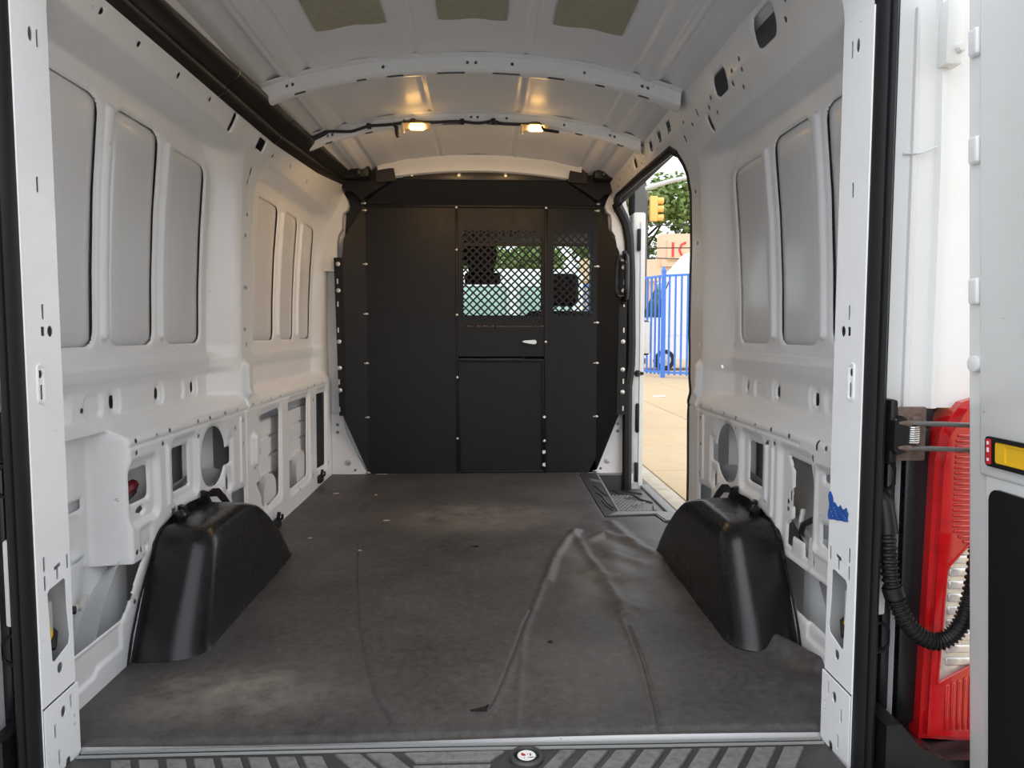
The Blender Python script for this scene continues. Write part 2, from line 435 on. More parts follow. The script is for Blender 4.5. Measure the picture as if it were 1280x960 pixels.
# small punched holes ('h'), slots ('s') and spot-weld rivets ('r') of either wall: kind, y, z
PUNCHED = {-1: [], 1: []}
for y, k in ((1.94,'h'),(2.06,'r'),(2.15,'h'),(2.36,'h'),(2.46,'h'),(2.60,'h'),(2.72,'r'),(2.92,'h'),(3.02,'r'),(3.16,'h'),(3.30,'r'),(3.46,'h'),(3.6,'h'),(3.8,'r'),(3.95,'h'),(4.15,'r')):
    PUNCHED[-1].append((k, y, 0.566))
for y, z, k in ((1.94,0.535,'h'),(2.10,0.535,'h'),(2.36,0.52,'h'),(2.36,0.30,'s'),(2.70,0.50,'h'),(2.79,0.52,'h'),(2.79,0.43,'h'),(2.77,0.305,'s'),(2.15,0.325,'s'),(2.165,0.325,'s'),
                (2.985,0.508,'s'),(2.99,0.37,'s'),(2.93,0.385,'h'),(3.0,0.11,'h'),(3.36,0.085,'s'),(3.40,0.48,'h'),(3.62,0.075,'s'),(3.90,0.09,'s'),(3.92,0.49,'h'),(4.28,0.09,'s'),(1.95,0.275,'h'),(1.925,0.275,'h'),(1.905,0.15,'h'),
                (1.72,1.56,'h'),(1.90,1.557,'h'),(2.13,1.56,'h'),(2.36,1.565,'h'),(3.05,1.555,'h'),(3.3,1.57,'h'),(3.6,1.565,'h'),(2.90,1.46,'s'),(2.89,1.42,'h'),(2.91,1.30,'h'),(2.90,1.22,'h'),(2.89,1.02,'h'),(2.91,1.02,'h'),(2.89,0.86,'h'),(2.91,0.80,'h'),(4.33,1.3,'h'),(1.85,0.655,'h')):
    PUNCHED[-1].append((k, y, z))
for y, k in ((1.75,'h'),(1.80,'s'),(1.97,'h'),(2.10,'h'),(2.22,'r'),(2.40,'h'),(2.52,'h'),(2.66,'r'),(2.80,'h')):
    PUNCHED[1].append((k, y, 0.566))
for y, z, k in ((2.12,0.525,'h'),(2.07,0.53,'h'),(2.40,0.53,'h'),(2.80,0.52,'h'),(2.80,0.30,'s'),(2.79,0.42,'h'),(2.06,0.28,'h'),(1.82,0.26,'h'),(1.82,0.525,'s'),(1.99,0.38,'h'),(1.99,0.36,'h'),(1.97,0.40,'s'),
                (2.17,1.64,'h'),(2.17,1.61,'h'),(2.24,1.63,'h'),(2.26,1.60,'h'),(2.46,1.62,'h'),(2.50,1.60,'h'),(2.20,1.57,'h'),(2.45,1.57,'h'),(2.62,1.62,'s'),(2.70,1.60,'h'),(2.78,1.63,'h'),(2.82,1.58,'s'),(1.85,1.62,'h'),(1.83,1.66,'h'),
                (3.05,1.63,'h'),(3.2,1.632,'h'),(3.4,1.65,'h'),(3.45,1.68,'h'),(3.5,1.64,'h'),(3.7,1.645,'h'),(3.75,1.68,'h'),(3.85,1.66,'h'),(3.95,1.645,'h'),(4.02,1.67,'h'),(4.1,1.65,'h'),
                (2.91,1.40,'h'),(2.91,1.20,'h'),(2.90,0.98,'h'),(2.89,0.80,'h'),(2.66,0.80,'h'),(2.72,0.72,'h')):
    PUNCHED[1].append((k, y, z))

def wall_holes(Y, Z, right):  # opening coordinates unprojected from image pixels onto the wall, baked in metres
    ds = []
    for (k, y, z) in PUNCHED[1 if right else -1]:
        if k == 'h': ds.append(np.hypot(Y-y, Z-z) - 0.0068)
        elif k == 's': ds.append(sd_rbox(Y, Z, y, z, 0.0095, 0.027, 0.0045))
    for (a, b) in UPPER_A + ([] if right else UPPER_B):
        top = 1.432 if b < 2.5 else (1.412 if b < 3 else 1.425)
        ds.append(sd_rbox(Y, Z, (a+b)/2, (0.812+top)/2, b-a, top-0.812, 0.045 if b < 3 else 0.04))
    for y in (1.765, 2.010, 2.280, 2.548): ds.append(sd_rbox(Y, Z, y, 0.662, 0.024, 0.036, 0.0115))
    ds.append(sd_rbox(Y, Z, 2.250, 0.440, 0.112, 0.130, 0.012))
    c = sd_ell(Y, Z, 2.505, 0.430, 0.112, 0.102)
    ds.append(np.minimum(c, sd_rbox(Y, Z, 2.610, 0.411, 0.105, 0.062, 0.01)))
    ds.append(sd_ell(Y, Z, 2.630, 0.314, 0.015, 0.025))
    ds.append(sd_poly(Y, Z, [(2.655,0.266),(2.80,0.262),(2.80,0.15),(2.70,0.15)], 0.008))
    if not right:
        ds.append(sd_rbox(Y, Z, 1.974, 0.445, 0.108, 0.090, 0.018))
        ds.append(sd_poly(Y, Z, [(1.955,0.374),(1.985,0.386),(2.00,0.374),(1.98,0.364)], 0.003))
        ds.append(sd_poly(Y, Z, [(1.40,0.252),(1.955,0.250),(1.985,0.276),(1.888,0.172),(1.842,0.128),(1.40,0.126)]))
        ds.append(sd_poly(Y, Z, [(3.022,0.500),(3.04,0.512),(3.30,0.515),(3.282,0.125),(3.118,0.106),(3.008,0.235)], 0.018))
        ds.append(sd_poly(Y, Z, [(3.468,0.517),(3.820,0.517),(3.800,0.108),(3.460,0.105)], 0.022))
        ds.append(sd_poly(Y, Z, [(4.018,0.515),(4.240,0.512),(4.232,0.086),(4.008,0.096)], 0.022))
        ds.append(sd_poly(Y, Z, [(2.938,0.350),(2.978,0.340),(2.985,0.255),(3.100,0.128),(3.065,0.120),(2.944,0.245)], 0.006))
        ds.append(sd_rbox(Y, Z, 2.585, 1.560, 0.026, 0.058, 0.010))
        ds.append(sd_rbox(Y, Z, 2.895, 1.563, 0.075, 0.040, 0.006))
        ds.append(sd_poly(Y, Z, [(1.70,0.420),(1.86,0.430),(1.86,0.412),(1.70,0.395)], 0.004))
        ds.append(sd_rbox(Y, Z, 1.735, 0.300, 0.14, 0.032, 0.015))
    else:
        ds.append(sd_poly(Y, Z, [(1.99,0.508),(1.858,0.504),(1.842,0.462),(1.845,0.318),(1.862,0.312),(1.866,0.255),(1.884,0.255),(1.888,0.290),(1.962,0.290),(1.968,0.256),(1.998,0.258),(1.995,0.313),(1.955,0.344),(1.958,0.469)]))
        ds.append(sd_rbox(Y, Z, 1.755, 0.488, 0.05, 0.020, 0.008))
        ds.append(sd_poly(Y, Z, [(1.79,0.368),(1.70,0.372),(1.70,0.300),(1.788,0.322)], 0.008))
        ds.append(sd_poly(Y, Z, [(2.012,0.226),(1.40,0.228),(1.40,0.094),(1.712,0.098),(1.905,0.104),(1.922,0.130)]))
        ds.append(sd_rbox(Y, Z, 1.975, 1.655, 0.135, 0.085, 0.032))
        ds.append(sd_rbox(Y, Z, 2.355, 1.635, 0.115, 0.068, 0.026))
        ds.append(sd_rbox(Y, Z, 2.545, 1.562, 0.026, 0.050, 0.011))
        for y in (2.975, 3.13, 3.29, 3.62): ds.append(sd_rbox(Y, Z, y, 1.668, 0.055, 0.040, 0.006))
        ds.append(DOOR_SD(Y, Z))
    return np.minimum.reduce(ds)

DOOR_PTS = [(2.965,-0.30),(2.962,-0.09),(2.955,0.30),(2.965,0.55),(3.010,0.66),(3.030,0.84),(3.010,1.05),(2.980,1.35),(2.955,1.52),(2.968,1.575),(3.02,1.603),
            (3.6,1.618),(4.20,1.628),(4.29,1.615),(4.325,1.57),(4.335,1.45),(4.340,0.9),(4.340,-0.09),(4.340,-0.30)]
def DOOR_SD(Y, Z): return sd_poly(Y, Z, DOOR_PTS)

def wall_x(Y, Z, right, d=None):
    mA = bay_mask(Y, Z, None, None, 2.655, 2.845)
    m_ = mA if right else np.maximum(mA, bay_mask(Y, Z, 2.97, 3.12, 4.24, 4.36))
    P = np.interp(Z, _zs, PIL); R = np.interp(Z, _zs, REC)
    x = P + (R-P)*m_
    low = S(0.562, 0.552, Z)
    # centre pillar beads, seams
    x += 0.004*np.exp(-((Z-0.553)/0.0035)**2) * (Y > 1.90)
    x += 0.005*np.exp(-((Y-2.822)/0.0035)**2) * low
    def press(sd, depth, w=0.012): return depth*S(w, -w, sd)
    def bead(y, z0, z1, w=0.009, h=-0.006): return press(sd_rbox(Y, Z, y, (z0+z1)/2, 2*w, z1-z0, w*0.95), h, 0.005)
    # upper frame ribs
    for (y, z0, z1) in [(1.950,0.83,1.425),(2.292,0.83,1.42)] + ([] if right else [(3.558,0.83,1.41),(3.922,0.83,1.41)]):
        x += bead(y, z0, z1, 0.014, -0.012)
    # horizontal swage, blank ovals, oval hole collars
    for y in (1.765, 2.010, 2.280, 2.548): x += press(sd_rbox(Y, Z, y, 0.662, 0.070, 0.080, 0.034), 0.004, 0.007)
    for y in (1.905, 2.425): x += press(sd_rbox(Y, Z, y, 0.660, 0.085, 0.060, 0.024), 0.006, 0.008)
    # lower panel pressings
    x += press(sd_rbox(Y, Z, 2.258, 0.438, 0.188, 0.186, 0.030), 0.013)
    x += press(np.minimum(sd_ell(Y, Z, 2.510, 0.430, 0.132, 0.120), sd_poly(Y, Z, [(2.58,0.50),(2.665,0.47),(2.675,0.30),(2.60,0.28)])), 0.007)
    x += bead(2.128, 0.35, 0.525) + bead(2.757, 0.285, 0.535)
    x += press(sd_rbox(Y, Z, 2.865, 0.585, 0.03, 0.075, 0.012), -0.006, 0.006)
    x += press(sd_rbox(Y, Z, 2.875, 0.665, 0.055, 0.135, 0.026), -0.020, 0.014)
    if not right:
        x += press(sd_rbox(Y, Z, 1.985, 0.428, 0.165, 0.168, 0.030), 0.012)
        x += press(sd_rbox(Y, Z, 1.985, 0.300, 0.07, 0.060, 0.015), 0.006)
        # rear end of the lower box turns outboard
        t = S(1.905, 1.880, Y) * S(0.600, 0.588, Z) * S(0.238, 0.250, Z)
        x = x + (np.maximum(x, 0.972) - x)*t
        x += press(sd_rbox(Y, Z, 1.74, 0.350, 0.20, 0.10, 0.02), 0.010)*(Y < 1.88)
        x += press(sd_rbox(Y, Z, 3.155, 0.315, 0.30, 0.43, 0.03), 0.008)
        x += press(sd_rbox(Y, Z, 3.64, 0.312, 0.41, 0.46, 0.04), 0.010)
        x += press(sd_rbox(Y, Z, 4.125, 0.302, 0.26, 0.47, 0.04), 0.010)
        x += press(sd_rbox(Y, Z, 2.915, 0.385, 0.05, 0.13, 0.02), -0.016, 0.012)
    else:
        x += press(sd_rbox(Y, Z, 1.930, 0.382, 0.215, 0.30, 0.030), 0.012)
        x += bead(2.080, 0.31, 0.515)
        x += press(sd_rbox(Y, Z, 1.735, 0.405, 0.165, 0.215, 0.025), 0.012)
        x += press(sd_rbox(Y, Z, 1.74, 0.262, 0.17, 0.055, 0.012), 0.008)
        x += 0.012*S(3.4, 3.0, Y)*0
    # floor-side rail
    x += press(np.minimum(Z-0.135, 1.0)*1.0 + 0*Y, 0.0)
    x += press(sd_poly(Y, Z, [(1.60,0.045),(1.70,0.045),(1.72,0.060),(1.83,0.060),(1.83,0.12),(1.60,0.12)]), 0.006, 0.006)
    # soft dents so that the reflections wander
    x += 0.0012*np.sin(Y*7.1+Z*3.3)*np.sin(Z*6.3-Y*2.1)
    if d is not None: x += 0.006*np.exp(-np.maximum(d, 0)/0.0045)
    return x

def build_wall(side):
    right = side > 0
    Y = np.arange(1.515, (4.40 if right else 4.425), 0.004); Z = np.arange(-0.004, 1.742, 0.004)
    def fn(u, v, d):
        # large openings have a rolled lip, punched holes a plain sheared edge
        sm = np.minimum.reduce([np.maximum(np.abs(u-y), np.abs(v-z)) for (k, y, z) in PUNCHED[side] if k != 'r'])
        return side*(wall_x(u, v, right) + 0.006*np.exp(-np.maximum(d, 0)/0.0045)*np.where(sm < 0.026, 0.12, 1.0)), u, v
    w = sheet('wall_right' if right else 'wall_left', Y, Z, fn, lambda y, z: wall_holes(y, z, right), 'paint', flip=not right)
    w['kind'] = 'structure'
    w['label'] = 'white pressed steel side wall with the sliding door opening' if right else 'white pressed steel side wall without a door'
    return w
WL = build_wall(-1); WR = build_wall(1)

def skin_x(z): return float(np.interp(z, _zs, REC)) + 0.017
for W, side, spans in ((WL, -1, UPPER_A+UPPER_B), (WR, 1, UPPER_A)):
    for (a, b) in spans:
        z0, z1 = 0.80, 1.452
        def fn(i, j, a=a, b=b, side=side):
            y = a-0.022 + (b-a+0.044)*i; z = z0 + (z1-z0)*j
            bow = 0.004*math.sin(math.pi*i)
            return (side*(float(np.interp(z, _zs, REC))+0.011-bow + (0.012 if j == 0 or j == 1 or i in (0, 1) else 0)), y, z)
        m_ = MB().grid(12, 22, fn)
        obj('skin_panel', m_, 'skin', W, smooth=60)
    # outer body side
    o = MB()
    ya, yb = 1.46, (2.955 if side > 0 else 6.25)
    prof = [(-0.42,0.985),(-0.2,1.02),(0.15,1.03),(0.6,1.032),(0.9,1.022),(1.4,0.985),(1.6,0.955),(1.72,0.90),(1.82,0.82),(1.87,0.74)]
    def fo(i, j, side=side):
        k = min(int(j*(len(prof)-1)), len(prof)-2); t = j*(len(prof)-1)-k
        z = prof[k][0]*(1-t)+prof[k+1][0]*t; x = prof[k][1]*(1-t)+prof[k+1][1]*t
        return (side*x, ya+(yb-ya)*i, z)
    o.grid(8, 33, fo)
    obj('outer_body_side', o, 'galv', W, smooth=60)
# outer roof rail above the sliding door closes the header cavity
rl_ = MB().grid(8, 8, lambda i, j: (lambda z: (0.842-0.10*max(0.0, (z-1.66)/0.22)**2, 2.94+1.50*i, z))(1.595+0.285*j))
rl_.box(0.815, 0.965, 2.938, 2.950, 1.57, 1.85)
obj('outer_roof_rail', rl_, 'galv', WR, smooth=60)
# ribbed reinforcement sheet seen through the front lower openings on the left
lv = MB()
def lf(i, j):
    y = 2.93+(3.93-2.93)*i; z = 0.215+(0.47-0.215)*j
    ph = (z-0.215)/0.085; fr = ph - math.floor(ph)
    return (-(0.915 + (0.010 if fr < 0.16 else 0.0)), y, z)
lv.grid(2, 62, lf)
obj('louvred_panel', lv, 'paint', WL, smooth=25)
for (y0, y1, z0, z1) in ((3.10, 3.30, 0.06, 0.21), (3.62, 3.86, 0.08, 0.22)):
    obj('wheel_tub_bulge', MB().lathe([(0.001,-0.05),(0.06,-0.045),(0.09,-0.01),(0.10,0.05)], (-0.945, (y0+y1)/2, (z0+z1)/2), 'x', 18), 'galv', WL)
# closing plate inside the rear lower openings, with the vent drum behind the round hole
for W, side in ((WL, -1), (WR, 1)):
    m_ = MB()
    m_.grid(12, 2, lambda i, j, side=side: (side*(0.93+0.05*math.cos(math.pi*(i-0.5)*0.9)), 2.39+0.27*i, 0.28+0.29*j))
    obj('vent_drum', m_, 'galv', W, smooth=60)
    m_ = MB()
    def tub(i, j, side=side):
        a = math.pi*i
        r = 0.40*(1-0.25*j)
        return (side*(0.90+0.09*j), 2.36-0.62*math.cos(a)*(1-0.1*j), 0.0+r*math.sin(a))
    m_.grid(24, 6, tub)
    obj('wheel_house', m_, 'galv', W, smooth=60)
    def cp_(i, j, side=side):
        y = 1.50+0.52*i; z = -0.01+0.30*j
        return (side*(0.982 - 0.030*math.exp(-((y-1.74-0.35*(z-0.15))/0.07)**2) - 0.035*float(S(1.86, 1.98, np.float64(y)))), y, z)
    obj('inner_closing_plate', MB().grid(26, 14, cp_), 'paint', W, smooth=60)
    obj('inner_liner', MB().grid(2, 2, lambda i, j, side=side: (side*0.988, 1.50+1.44*i, 0.0+0.60*j)), 'galv', W)
    m_ = MB().tube([(side*0.950, 1.74, 0.17), (side*0.945, 1.77, 0.19), (side*0.950, 1.79, 0.175), (side*0.950, 1.82, 0.20)], 0.007, 8)
    obj('bracket_clip', m_, 'connector', W)
    m_ = MB().tube([(side*0.952, 1.745, 0.188), (side*0.940, 1.755, 0.186)], 0.010, 8)
    obj('plug', m_, 'trim', W)
# dark sealant bead on the left skin of the rear opening, red tape in the first hole
obj('taped_wire', MB().tube([(-0.93, 1.93, 0.41), (-0.925, 1.98, 0.425), (-0.93, 2.04, 0.43)], 0.016, 8), 'redwire', WL)
obj('wire_stub', MB().tube([(-0.925, 1.90, 0.40), (-0.92, 1.97, 0.405), (-0.925, 2.03, 0.415)], 0.010, 8), 'wire', WL)
obj('wire_stub', MB().tube([(0.925, 1.98, 0.26), (0.905, 1.955, 0.30), (0.90, 1.93, 0.33), (0.93, 1.90, 0.36)], 0.008, 8), 'wire', WR)
obj('taped_wire', MB().tube([(0.91, 1.965, 0.30), (0.90, 1.945, 0.335), (0.91, 1.955, 0.365)], 0.007, 8), 'connector', WR)
# spot-weld rivets
rivet_src = obj('rivet', MB().lathe([(0.005, -0.001), (0.0048, 0.0015), (0.003, 0.003), (0.0005, 0.0032)], (0,0,0), 'x', 10), 'bolt', WL)
first_rivet = True
for side in (-1, 1):
    for (k, y, z) in PUNCHED[side]:
        if k != 'r': continue
        x = float(wall_x(np.array([[y]]), np.array([[z]]), side > 0)[0, 0]); loc = Vector((side*(x-0.0005), y, z))
        if first_rivet: o = rivet_src; first_rivet = False; o.location = loc
        else: o = stamp(rivet_src, WR if side > 0 else WL, loc)
        o.rotation_euler = (0, 0, math.pi if side > 0 else 0)

# sliding door jamb and rubber around the opening
jm = MB()
path = DOOR_PTS[:]
def jx(y, z): return float(wall_x(np.array([[y]]), np.array([[z]]), True)[0, 0])
def dense(pts, n=5):
    out = []
    for i in range(len(pts)-1):
        for k in range(n): t = k/n; out.append((pts[i][0]*(1-t)+pts[i+1][0]*t, pts[i][1]*(1-t)+pts[i+1][1]*t))
    out.append(pts[-1]); return out
dp = dense(path)
jm.grid(len(dp), 6, lambda i, j: (lambda p: (jx(*p)-0.001 + ((0.045 if p[1] > 1.56 or p[0] > 4.28 else 1.035-jx(*p)))*j, p[0] + (0.02*j if p[0] < 3.2 else (-0.0 if p[0] < 4.28 else 0.05*j)), p[1] + (0.012*j if p[1] > 1.55 else 0)))(dp[round(i*(len(dp)-1))]))
obj('door_jamb', jm, 'paint', WR, smooth=50)
seal_path = [p for p in dense(path, 8) if p[1] > -0.096]
sl = MB().tube([(jx(*p)+0.014, p[0]+(0.008 if p[0] < 3.1 else -0.012 if p[0] > 4.2 else 0), p[1]-(0.014 if p[1] > 1.57 else 0)) for p in seal_path], [0.030 if p[0] > 4.3 else 0.018 for p in seal_path], 8)
tag(obj('door_seal', sl, 'seal'), 'black rubber seal running around the sliding door opening', 'seal')

# ------------------------------------------------------------------ roof
def roof_z(x): return 1.838 - 0.105*(x/0.75)**2 - 0.02*(abs(x)/0.75)**6
Xr = np.arange(-0.80, 0.801, 0.008); Yr = np.arange(1.43, 4.45, 0.008)
def rf(u, v, d):
    z = 1.838 - 0.105*(u/0.75)**2 - 0.02*(np.abs(u)/0.75)**6
    for xb, h, w in ((-0.205,0.006,0.010),(-0.185,-0.003,0.006),(0.19,0.006,0.010),(0.21,-0.003,0.006),(-0.40,0.004,0.05),(0.40,0.004,0.05),(-0.585,0.008,0.012),(0.585,0.008,0.012),(-0.635,-0.008,0.018),(0.625,-0.008,0.018),(-0.70,0.012,0.022),(0.69,0.012,0.022),(0,0.003,0.07)):
        z = z + h*np.exp(-((u-xb)/w)**4)
    z -= 0.035*S(4.22, 4.42, v)
    z += 0.0015*np.sin(u*9+v*5)*np.sin(v*8)
    return u, v, z
CE = sheet('ceiling', Xr, Yr, rf, None, 'roof')
tag(CE, 'grey van roof skin with shallow lengthwise ribs', kind='structure')
top_skin = MB().grid(17, 2, lambda i, j: (-0.90+1.80*i, 1.40+4.1*j, 1.925-0.15*((-0.90+1.80*i)/0.9)**4))
obj('roof_outer_skin', top_skin, 'paint_out', CE, smooth=60)

def bow(y, hw, drop, name, label, slots):
    t = thing(name, label, 'roof beam', (0, y, 1.70))
    prof = [(-hw-0.016, 0.004), (-hw-0.010, -0.002), (-hw, -0.006), (-hw+0.008, -drop+0.006), (-hw+0.016, -drop), (0, -drop-0.003), (hw-0.016, -drop), (hw-0.008, -drop+0.006), (hw, -0.006), (hw+0.010, -0.002), (hw+0.016, 0.004)]
    pr_ = np.array(prof); arc = np.concatenate([[0], np.cumsum(np.hypot(*np.diff(pr_, axis=0).T))])
    a_bot = float(np.interp(-hw*0.25, pr_[4:7, 0], arc[4:7])); a_side = (arc[2]+arc[3])/2
    def fn(u, v, d):
        a = np.abs(u); py = np.interp(v, arc, pr_[:, 0]); pz = np.interp(v, arc, pr_[:, 1])
        g = np.maximum(0, (a-0.60)/0.175)
        return u, y+py*(1+0.55*g*g), 1.838-0.105*(u/0.75)**2-0.02*(a/0.75)**6-0.002+pz
    def cut(u, v):
        ds = [sd_rbox(u, v, x, a_bot, w, 0.013, 0.0055) for (x, w, zo) in slots]
        ds += [np.hypot(u-x, v-a_side)-0.0058 for x in (-0.66, -0.64, -0.32, -0.02, 0.01, 0.14, 0.40, 0.61, 0.63)]
        return np.minimum.reduce(ds)
    sheet('beam', np.arange(-0.748, 0.7481, 0.004), np.append(np.arange(0, arc[-1], 0.004), arc[-1]), fn, cut, 'paint', t, smooth=40)
    return t
bow(2.74, 0.036, 0.052, 'roof_bow', 'grey arched roof beam with slots in front of the foam pads', [(-0.28,0.06,0),(-0.08,0.10,0),(0.12,0.10,0),(0.30,0.06,0),(-0.62,0.04,0),(0.62,0.04,0),(-0.40,0.035,0),(0.46,0.035,0)])
bow(3.42, 0.032, 0.044, 'roof_bow', 'grey arched roof beam carrying the two lit lamps', [(-0.10,0.10,0),(0.10,0.10,0),(-0.48,0.035,0),(0.47,0.035,0),(-0.66,0.03,0),(0.66,0.03,0)])
# front header arch
hd = MB()
def hf(i, j):
    x = -0.56+1.15*j
    pr = [(4.20,0.012),(4.235,-0.020),(4.25,-0.034),(4.26,-0.062),(4.30,-0.068)]
    y_, dz = pr[int(i*4+0.5)]
    return (x, y_, roof_z(x*0.9)-0.012+dz)
hd.grid(5, 41, hf)
ho = obj('front_roof_header', hd, 'paint', CE, smooth=40)

# foam pads stuck on the roof
for (a, b, lab) in ((-0.485,-0.268,'olive foam pad stuck to the roof, the one toward the doorless wall'), (-0.103,0.112,'olive foam pad stuck to the roof between the other two pads'), (0.258,0.478,'olive foam pad stuck to the roof, the one toward the sliding door')):
    m_ = MB().grid(10, 8, lambda i, j, a=a, b=b: (a+(b-a)*i, 1.98+0.415*j + 0.006*math.sin(i*9), roof_z(a+(b-a)*i)-0.006 - (0.004 if 0 < i < 1 and 0 < j < 1 else 0)))
    m_.grid(10, 2, lambda i, j, a=a, b=b: (a+(b-a)*i, 2.395 + 0.006*math.sin(i*9), roof_z(a+(b-a)*i)-0.006+0.008*j))
    tag(obj('foam_pad', m_, 'foam', smooth=60), lab, 'foam pad', 'foam pads on the roof')

# headliner duct along the left roof corner, in three lengths
dt = thing('roof_corner_duct', 'dark brown plastic cover along the roof corner of the doorless wall', 'duct', (-0.76, 1.45, 1.56))
for (ya, yb) in ((1.45, 2.405), (2.41, 3.02), (3.025, 4.26)):
    def df(i, j, ya=ya, yb=yb):
        pr = [(-0.800,-0.14),(-0.786,0.0),(-0.776,0.10),(-0.774,0.22),(-0.778,0.30),(-0.764,0.40),(-0.748,0.52),(-0.735,0.66),(-0.730,0.80),(-0.733,0.92),(-0.742,1.0)]
        k = int(i*(len(pr)-1)+0.5); px, pz = pr[k]; y_ = ya+(yb-ya)*j
        lo = float(np.interp(y_, [1.45,3.0,3.7,4.3], [1.588,1.606,1.64,1.69])); hi = float(np.interp(y_, [1.45,1.87,2.5,3.58,4.3], [1.640,1.655,1.687,1.730,1.745]))
        return (px + 0.796 - float(np.interp(lo, _zs, PIL)), y_, lo+(hi-lo)*pz)
    obj('duct_segment', MB().grid(11, 30, df), 'duct', dt, smooth=50)

# ------------------------------------------------------------------ rear opening: pillars, header, seal
def X(s, x): return s*(x+0.02)-0.02          # rear opening parts shifted sideways to match the image
def rear_pillar(s):
    word = 'right' if s > 0 else 'left'
    t = bpy.data.objects.new('wall_rear_'+word, None); C.objects.link(t); t.location = (X(s, 0.76), 1.44, 0.0)
    t['kind'] = 'structure'; t['label'] = 'white rear door pillar beside the ' + ('sliding door wall' if s > 0 else 'doorless wall')
    def f(u, z, w): return (X(s, 0.769-0.012*u/0.091) - s*w*0.98, 1.395+0.99*u - 0.13*w, z)
    win = [(0.024,0.345),(0.030,0.352),(0.070,0.362),(0.076,0.356),(0.077,0.300),(0.080,0.255),(0.082,0.240),(0.078,0.225),(0.038,0.206),(0.030,0.210)]
    tee = [(0.045,0.392),(0.064,0.398),(0.064,0.389),(0.058,0.387),(0.057,0.366),(0.051,0.364),(0.051,0.385),(0.045,0.383)]
    def slot(u, z, h=0.030, w=0.0062): return rrect(u, z, w, h, 0.0028, 2)
    holes = [win, tee, ellipse(0.045,1.402,0.006,0.014), slot(0.063,1.40,0.034), slot(0.047,1.127), slot(0.046,0.888), rrect(0.044,0.851,0.010,0.018,0.002,2), ellipse(0.063,0.851,0.0075,0.011),
             ellipse(0.032,0.770,0.006,0.008), slot(0.034,0.735,0.03), slot(0.020,0.405), slot(0.020,0.368), slot(0.083,0.392,0.03), ellipse(0.050,0.188,0.008,0.011)]
    outer = [(0.0,0.128),(0.091,0.142)]+[(0.091,z) for z in (0.5,0.9,1.3,1.46)]+[(0.0,z) for z in (1.46,1.3,0.9,0.5)]
    obj('pillar_face', MB().prism(outer, holes, f, -0.0012, 0.0012), 'paint', t, smooth=None)
    low = [(0.0,-0.045),(0.062,-0.045),(0.094,-0.006),(0.094,0.138),(0.0,0.124)]
    lh = [ellipse(0.050,0.098,0.0075,0.012), slot(0.072,0.108,0.03), slot(0.026,0.070,0.03), slot(0.034,0.012,0.032), ellipse(0.058,-0.012,0.008,0.013), ellipse(0.080,0.074,0.003,0.004,8), ellipse(0.080,0.056,0.003,0.004,8)]
    obj('pillar_foot', MB().prism(low, lh, f, 0.001, 0.0045), 'paint', t, smooth=None)
    # rolled outer edge, inner return, bent top
    m_ = MB().grid(6, 12, lambda i, j: (X(s, 0.769+0.030*i), 1.395-0.016*math.sin(i*math.pi/2), -0.05+1.51*j)); obj('rolled_edge', m_, 'paint', t, smooth=60)
    m_ = MB().grid(3, 12, lambda i, j: (X(s, 0.757+0.10*i), 1.485+0.030*min(1,i*2), -0.004+1.464*j)); obj('pillar_return', m_, 'paint', t, smooth=40)
    def tp(i, j):
        a = j*math.pi/2; r = 0.16
        u = 0.091*i
        return (X(s, 0.769-0.012*i - r*(1-math.cos(a))), 1.395+u, 1.46+r*math.sin(a))
    obj('pillar_top', MB().grid(4, 12, tp), 'paint', t, smooth=60)
    # dark cavity box behind the face, wiring in the window
    m_ = MB().grid(2, 2, lambda i, j: (X(s, 0.855), 1.40+0.11*i, 0.0+1.46*j)); obj('cavity_liner', m_, 'galv', t)
    lb = MB().prism(rrect(0.032, 0.752, 0.020, 0.075, 0.008), [rrect(0.032, 0.752, 0.014, 0.066, 0.006)], f, 0.001, 0.004); obj('raised_boss', lb, 'paint', t)
    c1 = MB().rbox(X(s,0.80)-0.014, X(s,0.80)+0.014, 1.440, 1.472, 0.245, 0.315, 0.004); c1.rbox(X(s,0.80)-0.010, X(s,0.80)+0.010, 1.446, 1.466, 0.312, 0.330, 0.003); obj('connector_block', c1, 'connector', t)
    obj('wire', MB().tube([(X(s,0.80),1.43,0.36),(X(s,0.79),1.435,0.335),(X(s,0.785),1.44,0.31),(X(s,0.80),1.45,0.29)], 0.006, 8), 'wire', t)
    obj('wire', MB().tube([(X(s,0.79),1.43,0.235),(X(s,0.782),1.455,0.225),(X(s,0.79),1.475,0.245),(X(s,0.81),1.48,0.26)], 0.009, 8), 'wire', t)
    obj('yellow_wire', MB().tube([(X(s,0.785),1.448,0.235),(X(s,0.782),1.456,0.25),(X(s,0.79),1.46,0.27)], 0.003, 6), 'yellow', t)
    obj('raised_stud', MB().lathe([(0.008,0),(0.007,0.0035),(0.004,0.004)], (0,0,0), 'x', 12), 'paint', t).matrix_local = Matrix.Translation(Vector(f(0.054,0.163,0.0))-wloc(t)) @ (Matrix.Rotation(math.pi, 4, 'Z') if s > 0 else Matrix.Identity(4))
    # outer rear corner of the body beside the seal
    pr = [(0.800,1.392),(0.822,1.410),(0.868,1.410),(0.876,1.416),(0.908,1.416),(0.914,1.406),(0.924,1.406),(0.930,1.422),(0.965,1.425),(1.0,1.418),(1.03,1.44),(1.035,1.50)]
    def rc(i, j):
        k = int(i*(len(pr)-1)+0.5); z = 0.70+1.06*j
        return (X(s, pr[k][0]-0.03*max(0, z-1.2)), pr[k][1], z)
    obj('outer_corner', MB().grid(len(pr), 10, rc), 'paint_out', t, smooth=35)
    obj('corner_joint', MB().tube([(X(s,0.84),1.406,1.190),(X(s,0.875),1.408,1.192),(X(s,0.905),1.405,1.203)], 0.0022, 6), 'galv', t)
